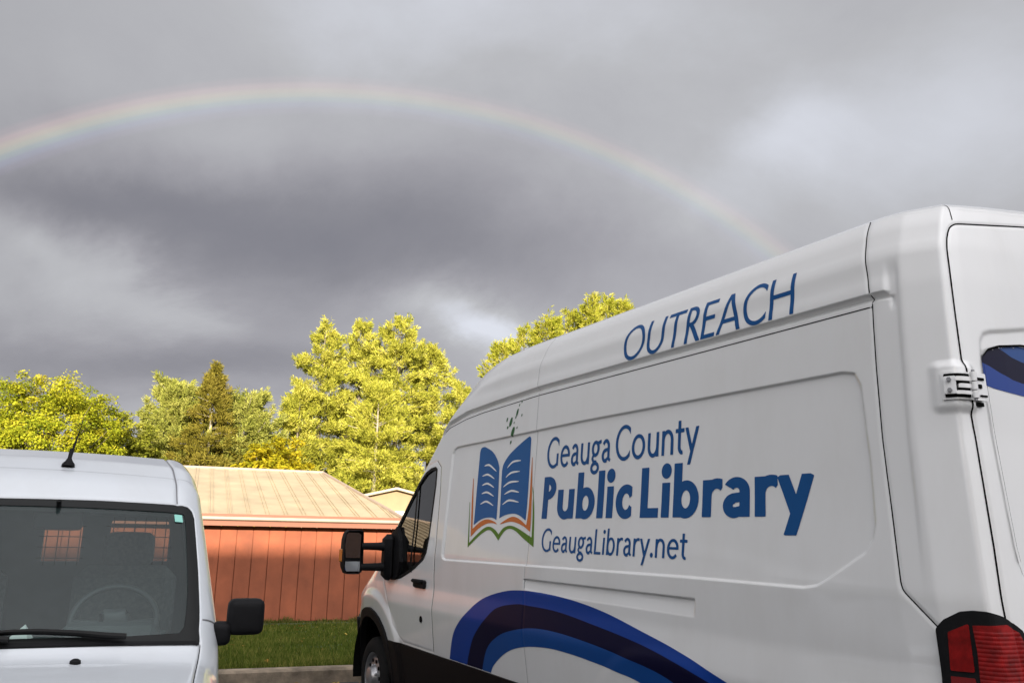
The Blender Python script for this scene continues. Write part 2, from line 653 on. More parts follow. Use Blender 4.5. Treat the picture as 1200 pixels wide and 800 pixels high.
def paint(name, base, dirt=.10):
    mt = bpy.data.materials.new(name)
    mt.use_nodes = True
    t = NT(mt.node_tree)
    b = t.n['Principled BSDF']
    tc = t.add('ShaderNodeTexCoord').outputs['Object']
    st = t.vmath('MULTIPLY', tc, (1.2, 1.2, .35))
    n = t.noise(st, 3.0, 8, .68)
    fine = t.noise(tc, 55, 3, .7)
    f = t.math('ADD', t.math('MULTIPLY', t.smooth(n, .42, .72), dirt), t.math('MULTIPLY', t.smooth(fine, .6, .8), dirt * .5))
    t.l.new(t.mix(f, (*base, 1), (base[0] * .62, base[1] * .58, base[2] * .5, 1)), b.inputs['Base Color'])
    t.l.new(t.math('ADD', .30, t.math('MULTIPLY', n, .16)), b.inputs['Roughness'])
    b.inputs['Coat Weight'].default_value = .9
    t.l.new(t.math('ADD', .01, t.math('MULTIPLY', n, .10)), b.inputs['Coat Roughness'])
    # faint orange peel of sprayed clear coat
    bn = t.add('ShaderNodeBump')
    bn.inputs['Strength'].default_value = .035
    bn.inputs['Distance'].default_value = .01
    t.l.new(t.noise(tc, 9.0, 3, .5), bn.inputs['Height'])
    t.l.new(bn.outputs[0], b.inputs['Coat Normal'])
    return mt


def leaf_mat(name, c0, c1, c2, trans=.32):
    mt = bpy.data.materials.new(name)
    mt.use_nodes = True
    t = NT(mt.node_tree)
    t.n.clear()
    at = t.add('ShaderNodeAttribute', attribute_name='tint')
    col = t.ramp(at.outputs['Fac'], [(0, c0), (.5, c1), (1, c2)])
    df = t.add('ShaderNodeBsdfDiffuse', in_Color=col)
    tl = t.add('ShaderNodeBsdfTranslucent', in_Color=col)
    mx = t.add('ShaderNodeMixShader')
    mx.inputs[0].default_value = trans
    t.l.new(df.outputs[0], mx.inputs[1]); t.l.new(tl.outputs[0], mx.inputs[2])
    o = t.add('ShaderNodeOutputMaterial')
    t.l.new(mx.outputs[0], o.inputs[0])
    return mt


M = {}
M['van_white'] = paint('van_white', (.785, .785, .775))
M['van_white2'] = paint('van_white_second', (.60, .63, .66))
M['black_plastic'] = material('black_plastic', (.007, .007, .008), .62, spec=.16, var=.3, vscale=20, bump=.15, bscale=300)
M['dark_cladding'] = material('dark_cladding', (.008, .006, .006), .58, spec=.16, var=.25, vscale=8, bump=.1, bscale=250)
M['gap'] = material('gap_shadow_rubber', (.004, .004, .004), .95, spec=.1)
M['rubber'] = material('rubber_seal', (.008, .008, .008), .65, spec=.25)
M['interior'] = material('interior_trim', (.062, .070, .072), .8, var=.2, vscale=12)
M['seat'] = material('seat_cloth', (.11, .118, .122), .95, var=.3, vscale=60, bump=.3, bscale=400)
M['window'] = glass('tinted_window_glass', (.42, .44, .42))
M['windshield'] = glass('windshield_glass', (.72, .82, .80), sheen=.045, sheen_col=(.34, .50, .50), refl=.75)
M['back_glass'] = glass('back_window_glass', (.30, .30, .29))
M['vinyl_blue'] = material('vinyl_letter_blue', (.003, .072, .235), .42, spec=.25, var=.06, vscale=5)
M['vinyl_swoosh'] = material('vinyl_swoosh_blue', (.004, .042, .26), .32, spec=.22, var=.06, vscale=3)
M['vinyl_swoosh2'] = material('vinyl_swoosh_mid_blue', (.007, .062, .25), .32, spec=.22, var=.06, vscale=3)
M['vinyl_navy'] = material('vinyl_swoosh_navy', (.005, .0045, .026), .36, spec=.10)
M['vinyl_page'] = material('vinyl_page_blue', (.006, .098, .30), .42, spec=.3, var=.05, vscale=5)
M['vinyl_white'] = material('vinyl_white', (.78, .78, .77), .4)
M['vinyl_orange'] = material('vinyl_orange', (.56, .15, .03), .42, spec=.3)
M['vinyl_green'] = material('vinyl_green', (.085, .19, .012), .42, spec=.3)
M['vinyl_leaf'] = material('vinyl_leaf_green', (.02, .11, .03), .42, spec=.3)
M['lens_red'] = material('tail_lens_red', (.21, .004, .004), .16, spec=.4, var=.55, vscale=22)
M['lens_rib'] = material('tail_lens_ribbed', (.24, .005, .005), .45, spec=.22, var=.6, vscale=30)
M['lens_deep'] = material('tail_lens_deep_red', (.16, .003, .004), .2, spec=.35)
M['chrome'] = material('mirror_glass', (.62, .65, .68), .02, metal=1.0)
M['steel'] = material('painted_steel_wheel', (.42, .42, .43), .38, metal=.75, var=.2, vscale=9)
M['tyre'] = material('tyre_rubber', (.010, .010, .010), .85, spec=.25, var=.25, vscale=20, bump=.3, bscale=120)
M['asphalt'] = material('asphalt', (.048, .048, .050), .9, var=.35, vscale=1.6, bump=.6, bscale=220)
M['concrete'] = material('kerb_concrete', (.27, .215, .155), .9, var=.6, vscale=5.0, bump=.5, bscale=70)
M['soil'] = material('lawn_ground', (.040, .070, .014), .95, var=.5, vscale=2.2, bump=.7, bscale=60, tint2=(.050, .055, .018))
M['far_ground'] = material('far_ground', (.06, .085, .03), .95, var=.4, vscale=.1)
M['bark'] = material('bark', (.20, .17, .13), .95, var=.45, vscale=5, bump=.8, bscale=25)
M['pale_bark'] = material('pale_bark', (.42, .37, .29), .95, var=.35, vscale=5, bump=.8, bscale=25)
M['red_wood'] = material('red_board_siding', (.335, .094, .042), .75, var=.30, vscale=1.7, bump=.2, bscale=30)
M['red_trim'] = material('red_trim_board', (.27, .095, .055), .6, var=.12, vscale=3)
M['tan_metal'] = material('tan_metal_roof', (.48, .385, .25), .55, var=.2, vscale=1.4)
M['cream_metal'] = material('cream_gutter', (.40, .31, .24), .45, var=.08, vscale=3)
M['tan_wall'] = material('tan_siding', (.36, .255, .15), .8, var=.1, vscale=2)
M['white_trim'] = material('white_trim', (.80, .78, .72), .55)
M['brick'] = None
M['sticker'] = material('teal_sticker', (.25, .58, .50), .5)
M['paper'] = material('white_paper', (.75, .77, .74), .7)
M['gray_metal'] = material('gray_trim', (.25, .25, .26), .4, metal=.6)


def brick_mat():
    mt = material('brown_brick', (.22, .11, .07), .9)
    t = NT(mt.node_tree)
    b = t.n['Principled BSDF']
    tc = t.add('ShaderNodeTexCoord').outputs['Object']
    sx = t.add('ShaderNodeSeparateXYZ'); t.put(sx.inputs[0], tc)
    cx = t.add('ShaderNodeCombineXYZ')
    t.put(cx.inputs[0], sx.outputs[0]); t.put(cx.inputs[1], sx.outputs[2])
    br = t.add('ShaderNodeTexBrick', in_Vector=cx.outputs[0], in_Color1=(.24, .11, .07, 1), in_Color2=(.18, .085, .055, 1), in_Mortar=(.35, .32, .28, 1), in_Scale=4.0)
    t.l.new(br.outputs['Color'], b.inputs['Base Color'])
    return mt


M['brick'] = brick_mat()

# =====================================================================
# GROUND, PARKING LOT, KERB, LAWN
# =====================================================================
KA = RAD(20)                       # the lot, kerb and outbuilding share this heading
ku = np.array([math.cos(KA), math.sin(KA)])     # along the kerb
kn = np.array([-math.sin(KA), math.cos(KA)])    # away from the lot
KERB = float(np.array([-1.46, 9.05]) @ kn)      # distance of the kerb's lot-side edge
GW = 19.2                          # where the lawn meets the wall


def lot2w(u, w):
    return ku[0] * u + kn[0] * w, ku[1] * u + kn[1] * w


def ground_z(w):
    return np.interp(w, [-400, KERB + .1, KERB + .16, GW - .3, GW + .6, 60, 1500], [-.05, -.05, .105, -.50, -.52, -.65, -2])


def grid_uv(us, ws, zf):
    U, W = np.meshgrid(us, ws, indexing='ij')
    x, y = lot2w(U, W)
    V = np.stack([x, y, zf(U, W)], -1).reshape(-1, 3)
    nu, nw = U.shape
    k = np.arange(nu * nw).reshape(nu, nw)
    F = np.stack([k[:-1, :-1], k[1:, :-1], k[1:, 1:], k[:-1, 1:]], -1).reshape(-1, 4)
    return V, F


us = np.unique(np.r_[-1400, -600, -250, -120, np.arange(-60, 61, 4), 120, 250, 600, 1400].astype(float))
ws = np.unique(np.r_[-1400, -600, -250, -120, -60, -20, 0, KERB + .1, KERB + .16, np.arange(KERB + .6, 24, .8), 30, 40, 60, 90, 150, 300, 700, 1500])
V, F = grid_uv(us, ws, lambda U, W: ground_z(W))
setp(mesh('ground', V, F, M['soil'], smooth=True), kind='structure')
V, F = grid_uv(np.arange(-60, 61, 6.), np.linspace(-60, KERB, 12), lambda U, W: 0 * U)
setp(mesh('parking_lot', V, F, M['asphalt']), kind='structure')

kb = MB()
rng = np.random.default_rng(3)
u0 = -40.0
while u0 < 40:                      # cast sections with open joints
    u1 = u0 + 3.0
    c = np.array([*lot2w((u0 + u1) / 2, KERB + .09), -.06 + rng.uniform(-.003, .003)])
    kb.box(c, (u1 - u0 - .012, .18, .40), ax=[(ku[0], ku[1], 0), (kn[0], kn[1], 0), (0, 0, 1)], bev=.022)
    u0 = u1
kb.build('kerb', M['concrete']).__setitem__('kind', 'structure')


def grass():
    rng = np.random.default_rng(11)
    n = 160000
    w = KERB + .2 + (GW - KERB - .25) * rng.random(n) ** 1.25
    u = rng.uniform(-10.5, 9.0, n) * (w / 16) + .6
    patch = np.sin(u * 2.1 + 1.3 * np.sin(w * 1.7)) * .35 + np.sin(w * 3.3 + u) * .25 + np.sin(u * 9.1 + 2 * np.sin(w * 5.3)) * .3 + np.sin(w * 11.3 + 3 * np.sin(u * 4.7)) * .3
    ok = (patch + rng.normal(0, .25, n)) > -.62
    u, w, patch = u[ok], w[ok], patch[ok]; n = len(u)
    x, y = lot2w(u, w)
    z = ground_z(w)
    h = rng.uniform(.03, .085, n) * (1 + .45 * patch)
    an = rng.uniform(0, 2 * math.pi, n)
    wd = rng.uniform(.004, .008, n) * np.clip(w / 9, 1, 2)
    ln = rng.uniform(-.6, .6, (n, 2)) * h[:, None]
    b = np.stack([x, y, z], -1)
    dx = np.stack([np.cos(an) * wd, np.sin(an) * wd, 0 * an], -1)
    tip = b + np.stack([ln[:, 0], ln[:, 1], h], -1)
    V = np.stack([b - dx, b + dx, tip], 1).reshape(-1, 3)
    F = np.arange(3 * n).reshape(n, 3)
    tint = np.repeat(np.clip(.45 + .25 * patch + rng.normal(0, .2, n), 0, 1), 3)
    o = mesh('grass', V, F, leaf_mat('grass_blades', (.042, .068, .012), (.105, .14, .024), (.26, .24, .065), .3), attr=tint)
    setp(o, 'short green lawn between the kerb and the red boarded outbuilding', 'grass', kind='stuff')


grass()


def litter():
    rng = np.random.default_rng(23)
    n = 260
    w = np.r_[KERB + .2 + (GW - KERB - .4) * rng.random(n - 120), KERB - .02 - np.abs(rng.normal(0, .25, 120))]
    u = rng.uniform(-7, 9, n)
    x, y = lot2w(u, w)
    z = np.where(w > KERB + .15, ground_z(w) + .045, .008)
    a = rng.uniform(0, 6.28, n); sz = rng.uniform(.018, .036, n)
    tl = rng.normal(0, .012, (n, 4))
    V = np.stack([np.stack([x + np.cos(a + k * 1.571) * sz * (1.3 if k % 2 else .7), y + np.sin(a + k * 1.571) * sz * (1.3 if k % 2 else .7), z + tl[:, k] + .008], -1) for k in range(4)], 1).reshape(-1, 3)
    o = mesh('fallen_leaves', V, np.arange(4 * n).reshape(n, 4), leaf_mat('dry_leaves', (.20, .10, .03), (.34, .20, .05), (.50, .36, .08), .2), attr=np.repeat(rng.random(n), 4))
    setp(o, 'scattered dry yellow and brown leaves lying on the lawn and along the kerb', 'leaves', kind='stuff')
    # rank grass and weeds against the boards of the outbuilding
    n = 9000
    u = rng.uniform(-14, 3.2, n)
    cl = np.sin(u * 3.1) + np.sin(u * 7.7 + 1) + .6 * np.sin(u * 17)
    h = np.clip(.06 + .035 * cl + rng.normal(0, .03, n), .03, .26)
    px = np.array([-3.30, 19.95])[:, None] + ku[:, None] * (u - 2.5) - kn[:, None] * rng.uniform(.02, .22, n)
    wv = px[0] * kn[0] + px[1] * kn[1]
    z = ground_z(wv)
    a = rng.uniform(0, 6.28, n)
    b = np.stack([px[0], px[1], z], -1)
    dx = np.stack([np.cos(a), np.sin(a), 0 * a], -1) * rng.uniform(.006, .014, n)[:, None]
    tip = b + np.stack([rng.normal(0, .4, n) * h, rng.normal(0, .3, n) * h, h], -1)
    V = np.stack([b - dx, b + dx, tip], 1).reshape(-1, 3)
    o = mesh('weeds', V, np.arange(3 * n).reshape(n, 3), leaf_mat('weed_blades', (.05, .075, .015), (.12, .14, .03), (.30, .26, .09), .3), attr=np.repeat(rng.random(n), 3))
    setp(o, 'ragged weeds growing along the foot of the red boarded wall', 'weeds', kind='stuff')


litter()


# =====================================================================
# BUILDINGS
# =====================================================================
def outbuilding():
    # local frame: x along the wall (to the right), y away from the lot, z up
    root = empty('outbuilding', (*(ku * 0 + np.array([-3.30, 19.95])), -.59), KA,
                 label='long low red board outbuilding with a ribbed tan metal roof across the lawn', cat='building')
    x0, x1, dep = -17.0, .70, 13.8
    eave = 2.12                       # underside of the soffit above the wall base
    b = MB()
    rng = np.random.default_rng(5)
    x = x0
    while x < x1 - .01:               # vertical boards with open grooves between them
        wdt = min(.345, x1 - x)
        b.box((x + wdt / 2, .02 + rng.uniform(-.002, .002), eave / 2 + .05), (wdt - .017, .04, eave - .1 - .0))
        x += wdt
    b.box(((x0 + x1) / 2, .055, eave / 2 + .04), (x1 - x0 - .01, .02, eave - .1))
    b.box((x1 - .02, dep / 2 + .08, eave / 2 + .04), (.04, dep, eave - .1))
    b.box((x0 + .02, dep / 2 + .08, eave / 2 + .04), (.04, dep, eave - .1))
    b.box(((x0 + x1) / 2, dep + .08, eave / 2 + .04), (x1 - x0, .04, eave - .1))
    b.build('wall', M['red_wood'], root)
    f = MB()
    f.box(((x0 + x1) / 2, .10, .03), (x1 - x0 + .02, .16, .10))
    f.build('foundation', M['concrete'], root)
    t = MB()
    for xx in (x1 + .008,):
        t.box((xx - .045, -.012, eave / 2 + .04), (.11, .02, eave - .12))
    t.build('corner_board', M['red_trim'], root)
    ov = .36
    s = MB()
    s.box(((x0 - ov + x1) / 2, -.02, eave + .02), (x1 - x0 + ov, ov * 2 - .1, .03))
    s.build('soffit', M['red_trim'], root)
    fa = MB()
    fa.box(((x0 - ov + x1 + .05) / 2, -ov, eave + .065), (x1 - x0 + ov + .05, .03, .13))
    fa.box((x1 + .05, dep / 2, eave + .065), (.03, dep + 2 * ov - .06, .13))
    fa.build('fascia', M['red_trim'], root)
    g = MB()
    g.box(((x0 - ov + x1 + .07) / 2, -ov - .055, eave + .155), (x1 - x0 + ov + .07, .08, .075), bev=.02)
    g.build('gutter', M['cream_metal'], root)
    dr = MB()
    dr.box(((x0 - ov + x1 + .08) / 2, -ov - .045, eave + .222), (x1 - x0 + ov + .08, .05, .055))
    dr.build('drip_edge', M['red_trim'], root)
    # roof: hip at the right end
    rx0, rx1, ry0, ry1 = x0 - ov - .02, x1 + .09, -ov - .06, dep + ov
    zE = eave + .215
    run = (ry1 - ry0) / 2
    zR = zE + run * .198
    hip = .95
    r = MB()
    V = [(rx0, ry0, zE), (rx1, ry0, zE), (rx1, ry1, zE), (rx0, ry1, zE), (rx0 + hip, ry0 + run, zR), (rx1 - hip, ry0 + run, zR)]
    V2 = [(a, b_, c - .03) for a, b_, c in V]
    r.add(V, [(0, 1, 5, 4), (1, 2, 5), (2, 3, 4, 5), (3, 0, 4)])
    r.add(V2, [(0, 4, 5, 1), (1, 5, 2), (2, 5, 4, 3), (3, 4, 0)])
    r.add([V[0], V[1], V[2], V[3], V2[0], V2[1], V2[2], V2[3]], [(0, 4, 5, 1), (1, 5, 6, 2), (2, 6, 7, 3), (3, 7, 4, 0)])
    x = rx0 + .3
    sl = math.atan(.198)
    while x < rx1 - .05:              # paired standing ribs running up the front slope
        for dx in (0, .075):
            xx = x + dx
            frac = 1.0
            if xx > rx1 - hip: frac = (rx1 - xx) / hip
            if xx < rx0 + hip: frac = min(frac, (xx - rx0) / hip)
            L = run * frac / math.cos(sl)
            if L < .1: continue
            ax = [(1, 0, 0), (0, math.cos(sl), math.sin(sl)), (0, -math.sin(sl), math.cos(sl))]
            c = np.array([xx, ry0, zE]) + np.array(ax[1]) * L / 2 + np.array(ax[2]) * .012
            r.box(c, (.022, L, .020), ax=ax)
        x += .40
    r.build('roof', M['tan_metal'], root)
    k = MB()
    k.tube([(rx0 + hip, ry0 + run, zR + .012), (rx1 - hip, ry0 + run, zR + .012)], .055, 8)
    k.tube([(rx1 - hip, ry0 + run, zR + .012), (rx1, ry0, zE + .02)], .045, 8)
    k.tube([(rx1 - hip, ry0 + run, zR + .012), (rx1, ry1, zE + .02)], .045, 8)
    k.build('ridge_cap', M['cream_metal'], root)


outbuilding()


def house():
    # small gabled house beyond the outbuilding
    d = 38.0
    root = empty('house', (-4.75, 36.0, -.62), RAD(6),
                 label='pale tan gabled house with one bright window, half hidden past the red outbuilding', cat='building')
    hw, eave, rise, L = 4.2, 2.78, 1.0, 6.0
    w = MB()
    w.add([(-hw, 0, 0), (hw, 0, 0), (hw, 0, eave), (0, 0, eave + rise), (-hw, 0, eave),
           (-hw, L, 0), (hw, L, 0), (hw, L, eave), (0, L, eave + rise), (-hw, L, eave)],
          [(0, 1, 2, 3, 4), (9, 8, 7, 6, 5), (1, 6, 7, 2), (5, 0, 4, 9)])
    for k in range(18):               # lap siding
        z = .12 + k * .16
        if z < eave - .1:
            w.box((0, -.012, z), (2 * hw - .02, .02, .012))
    w.build('wall', M['tan_wall'], root)
    r = MB()
    for sg in (-1, 1):
        a = np.array([0, 0, eave + rise]); e = np.array([sg * (hw + .35), 0, eave - .35 * rise / hw])
        sdir = (e - a); Ls = np.linalg.norm(sdir); sdir /= Ls
        nrm = np.cross((0, 1, 0), sdir) * sg
        nrm = nrm if nrm[2] > 0 else -nrm
        c = (a + e) / 2 + np.array([0, L / 2, 0]) + nrm * .06
        r.box(c, (Ls + .02, L + .6, .10), ax=[sdir, (0, 1, 0), nrm])
    r.build('roof', M['tan_metal'], root)
    wn = MB()
    wn.box((.05, -.035, eave - .35), (.85, .06, .95))
    wo = wn.build('window', M['white_trim'], root)
    pn = MB()
    pn.box((.05, -.072, eave - .35), (.66, .012, .76))
    pn.build('pane', material('house_window_pane', (.72, .70, .66), .25), wo)


house()


def library_building():
    # the building behind the photographer whose shade covers the lot
    root = empty('library_building', (*lot2w(0, -26.0), 0), KA,
                 label='tall brown brick library block behind the parking lot, shading both vans', cat='building')
    Hh, Wd, Dp = LIB_H, 64.0, 14.0
    b = MB()
    b.box((0, -Dp / 2, Hh / 2 - .15), (Wd, Dp, Hh - .3))
    b.build('wall', M['brick'], root)
    p = MB()
    p.box((0, .12, Hh - .15), (Wd + .4, .3, .3)); p.box((0, -Dp / 2 - .1, Hh - .17), (Wd + .4, Dp + .1, .26))
    p.build('parapet', M['concrete'], root)
    for fl in range(2):
        for k in range(-7, 8):
            f = MB(); f.box((k * 4.0, .03, 2.4 + fl * 4.6), (1.7, .10, 2.3))
            fo = f.build('window', M['white_trim'], root)
            g = MB(); g.box((k * 4.0, .085, 2.4 + fl * 4.6), (1.5, .03, 2.1))
            g.build('pane', material('library_pane', (.05, .06, .07), .08) if 'library_pane' not in bpy.data.materials else bpy.data.materials['library_pane'], fo)


LIB_H = 11.8
library_building()


# =====================================================================
# TREES
# =====================================================================
def blades(rng, C, D, ln, wd):
    """tapered needle/leaf cards from points C along directions D"""
    n = len(C)
    D = D / (np.linalg.norm(D, axis=1)[:, None] + 1e-9)
    r = rng.normal(size=(n, 3))
    w = np.cross(D, r); w /= np.linalg.norm(w, axis=1)[:, None] + 1e-9
    w *= wd[:, None]
    tip = C + D * ln[:, None]
    V = np.stack([C - w * .6, C + w * .6, tip + w * .35, tip - w * .35], 1).reshape(-1, 3)
    mid = V.reshape(n, 4, 3)
    mid[:, 1] += (D * ln[:, None]) * .25
    mid[:, 0] += (D * ln[:, None]) * .1
    return mid.reshape(-1, 3), np.arange(4 * n).reshape(n, 4)


def conifer(seed, loc, H, R, label, mat, up=.18, droop=.35, dens=1.0, blade=.21, shape=.8, base=.05, bark='bark', lean=0.0, tops=1, group='tall trees behind the outbuilding', name='conifer_tree', tuft=5, tw=.034):
    rng = np.random.default_rng(seed)
    root = empty(name, loc, 0, label=label, cat='tree', group=group)
    tr = MB()
    pts = [(lean * z * z / H + .03 * H * .05 * math.sin(z), .02 * math.cos(1.7 * z), z) for z in np.linspace(0, H * .97, 12)]
    rb = .017 * H
    tr.tube(pts, [rb * (1 - .95 * k / 11) + .012 for k in range(12)], 8)
    Cs = []; Ds = []; Ts = []
    nb = int(H * 15 * dens)
    zs = H * (base + (1 - base) * np.sort(rng.random(nb) ** .9))
    for z in zs:
        fr = z / H
        L = R * max(1 - fr, 0) ** shape * rng.uniform(.62, 1.12) + .12
        if rng.random() < .07: L *= 1.2
        a = rng.uniform(0, 2 * math.pi)
        dh = np.array([math.cos(a), math.sin(a), 0]); sd = np.array([-math.sin(a), math.cos(a), 0])
        p0 = np.array([np.interp(z, [p[2] for p in pts], [p[0] for p in pts]), 0, z])
        u_ = up + .5 * fr * fr; dr = droop * (1 - .6 * fr)
        tt = np.linspace(0, 1, 6)
        path = [p0 + dh * L * q + np.array([0, 0, 1]) * L * (u_ * q - dr * q * q + .25 * dr * q ** 3) for q in tt]
        if L > .9 and rng.random() < .5:
            tr.tube(path, [.012 + .022 * L / 3 * (1 - .9 * q) for q in tt], 4, caps=False)
        nt = max(5, int(L / .13 * 7.0))
        q = rng.uniform(.18, 1.0, nt) ** .75
        side = rng.normal(0, .22, nt) * L * (1.12 - q)
        px = p0 + dh * (L * q)[:, None] + sd * side[:, None] + np.array([0, 0, 1]) * (L * (u_ * q - dr * q * q + .25 * dr * q ** 3) - .12 * np.abs(side) + rng.normal(0, .13, nt))[:, None]
        # open the crown: whole pockets carry no needles
        keep = np.sin(px[:, 0] * 2.6 + seed) * np.sin(px[:, 1] * 2.4 + 2 * seed) * np.sin(px[:, 2] * 2.9 + 1.7 * px[:, 0]) > -.33
        keep |= rng.random(nt) < .12
        if not keep.any(): continue
        px = px[keep]; side = side[keep]; nt = len(px)
        Cc = np.repeat(px, tuft, 0)
        dd = np.repeat(dh[None] * .75 + sd * np.sign(side)[:, None] * .45 + np.array([0, 0, .25 + .5 * fr]), tuft, 0) + rng.normal(0, .55, (nt * tuft, 3))
        Cs.append(Cc + rng.normal(0, .04, Cc.shape)); Ds.append(dd)
        Ts.append(np.repeat(np.clip(rng.normal(.48 + .12 * math.sin(z * 3 + a), .2, nt), 0, 1), tuft))
    C = np.concatenate(Cs); Dd = np.concatenate(Ds); T = np.concatenate(Ts)
    # leader
    n = 40
    zl = rng.uniform(.93, 1.0, n) * H
    C = np.r_[C, np.stack([np.interp(zl, [p[2] for p in pts], [p[0] for p in pts]) + rng.normal(0, .03, n), rng.normal(0, .03, n), zl], -1)]
    Dd = np.r_[Dd, rng.normal(0, .5, (n, 3)) + (0, 0, .9)]
    T = np.r_[T, rng.uniform(.4, 1, n)]
    n = len(C)
    V, F = blades(rng, C, Dd, rng.uniform(.6, 1.25, n) * blade, rng.uniform(.7, 1.3, n) * tw)
    mesh('crown', V, F, mat, root, attr=np.repeat(T, 4))
    tr.build('trunk', M[bark], root, smooth=True)
    return root


def broadleaf(seed, loc, H, rx, ry, label, mat, base=.25, nclump=170, leaves=110, leaf=.17, spread=.42, group='tall trees behind the outbuilding', name='broadleaf_tree', bark='bark'):
    rng = np.random.default_rng(seed)
    root = empty(name, loc, 0, label=label, cat='tree', group=group)
    tr = MB()
    hb = H * base
    tr.tube([(0, 0, 0), (.05, 0, hb * .6), (.0, .05, hb * 1.2), (.1, 0, H * .6), (.05, 0, H * .85)], [.024 * H, .019 * H, .016 * H, .009 * H, .003 * H], 8)
    cz = (H + hb) / 2; rz = (H - hb) / 2
    Cl = []
    k = 0
    while len(Cl) < nclump:
        v = rng.normal(size=3); v /= np.linalg.norm(v)
        f = rng.uniform(.45, 1.0) ** .55
        a = math.atan2(v[1], v[0])
        lob = 1 + .15 * math.sin(3 * a + seed) * math.cos(4 * v[2] + seed) + .12 * math.sin(5 * a + 7 * v[2])
        p = np.array([v[0] * rx, v[1] * ry, v[2] * rz * (1.0 if v[2] > 0 else .9)]) * f * lob + (0, 0, cz)
        if p[2] > H: p[2] = H - rng.random() * .3
        Cl.append(p)
        if k % 7 == 0:
            q0 = np.array([0, 0, hb + (p[2] - hb) * .45])
            tr.tube([q0, (q0 + p) / 2 + (0, 0, -.12), p], [.007 * H, .004 * H, .001 * H], 5, caps=False)
        k += 1
    Cl = np.array(Cl)
    C = np.repeat(Cl, leaves, 0)
    n = len(C)
    off = rng.normal(size=(n, 3)); off /= np.linalg.norm(off, axis=1)[:, None]
    off *= (rng.random(n) ** .5 * spread)[:, None] * np.repeat(rng.uniform(.6, 1.25, nclump), leaves)[:, None]
    off[:, 2] *= .62
    P = C + off
    outw = P - np.array([0, 0, cz]); outw /= np.linalg.norm(outw, axis=1)[:, None] + 1e-9
    nn = outw * .5 + np.array([0, 0, .45]) + rng.normal(0, .45, (n, 3)); nn /= np.linalg.norm(nn, axis=1)[:, None]
    r = rng.normal(size=(n, 3)); a1 = np.cross(nn, r); a1 /= np.linalg.norm(a1, axis=1)[:, None] + 1e-9; a2 = np.cross(nn, a1)
    s = (rng.uniform(.6, 1.2, n) * leaf / 2)[:, None]
    V = np.stack([P - a1 * s * 1.25, P - a2 * s * .8, P + a1 * s * 1.25 - nn * s * .3, P + a2 * s * .8], 1).reshape(-1, 3)
    F = np.arange(4 * n).reshape(n, 4)
    T = np.clip(np.repeat(rng.normal(.5, .16, nclump), leaves) + rng.normal(0, .14, n), 0, 1)
    mesh('crown', V, F, mat, root, attr=np.repeat(T, 4))
    tr.build('trunk', M[bark], root, smooth=True)
    return root


L_yellow = leaf_mat('needles_yellow_green', (.14, .165, .022), (.46, .455, .062), (.74, .68, .16), .22)
L_pine = leaf_mat('needles_pale_pine', (.20, .23, .04), (.36, .37, .08), (.56, .54, .16), .22)
L_brown = leaf_mat('needles_brown_spruce', (.11, .10, .016), (.22, .19, .03), (.34, .28, .06), .2)
L_maple = leaf_mat('maple_leaves', (.13, .17, .014), (.32, .34, .022), (.58, .50, .045), .24)
L_shrub = leaf_mat('shrub_leaves', (.14, .16, .02), (.26, .28, .035), (.40, .38, .06), .3)
L_orange = leaf_mat('orange_maple_leaves', (.22, .22, .015), (.42, .36, .02), (.58, .44, .03), .32)
L_gold = leaf_mat('gold_tipped_needles', (.24, .27, .025), (.42, .43, .05), (.62, .55, .13), .32)
GZ = -.62


def at(px, y, z=GZ):
    return ((px - 600) / 1003.0 * y, y, z)


broadleaf(1, at(45, 38), 8.6, 3.7, 3.4, 'full round green and gold maple at the far left behind the parked van', L_maple, nclump=900, leaves=120, leaf=.10, base=.08, spread=.50)
broadleaf(2, at(-70, 40), 8.7, 4.0, 3.4, 'broad green maple at the frame edge, left of the round maple', L_maple, nclump=500, leaves=90, leaf=.12, base=.08, spread=.6)
broadleaf(3, at(128, 42), 7.6, 2.6, 2.2, 'low olive bush between the round maple and the pale pines', L_shrub, base=.05, nclump=300, leaves=80, leaf=.14)
broadleaf(4, at(168, 46), 6.9, 2.4, 2.0, 'short sparse olive bush right beside the pale left pine', L_shrub, base=.05, nclump=200, leaves=80, leaf=.14)
conifer(5, at(196, 45), 9.4, 3.0, 'pale open pine with white branches, just left of the dark spruce', L_pine, up=.55, droop=.25, dens=1.2, shape=.45, base=.12, bark='pale_bark', tuft=6)
conifer(6, at(240, 44), 10.5, 3.5, 'dark brown pointed spruce standing between two pale pines', L_brown, up=.0, droop=.25, dens=1.25, shape=.9, bark='pale_bark', tuft=5)
conifer(7, at(280, 46), 8.8, 3.0, 'pale open pine just right of the dark pointed spruce', L_pine, up=.55, droop=.2, dens=1.2, shape=.4, base=.12, bark='pale_bark', tuft=6)
broadleaf(8, at(322, 38), 6.1, 1.9, 1.8, 'small orange and gold maple above the outbuilding roof', L_orange, base=.05, nclump=260, leaves=90, leaf=.15)
k_ = 1.175
conifer(9, at(370, 49), 12.0 * k_, 3.1 * k_, 'yellow green spruce, leftmost spire of the big clump', L_yellow, up=.16, droop=.45, dens=.85, shape=.55, blade=.20, tw=.033)
conifer(10, at(416, 51), 12.5 * k_, 3.0 * k_, 'yellow green spruce, second spire of the big clump', L_yellow, up=.2, droop=.45, dens=.8, shape=.55, blade=.20, tw=.033)
conifer(11, at(462, 50), 12.5 * k_, 3.2 * k_, 'yellow green spruce, tallest rounded spire of the big clump', L_yellow, up=.2, droop=.45, dens=.9, shape=.5, blade=.20, tw=.033)
conifer(12, at(503, 52), 11.5 * k_, 2.9 * k_, 'yellow green spruce, rightmost spire of the big clump', L_yellow, up=.16, droop=.4, dens=.85, shape=.55, blade=.20, tw=.033)
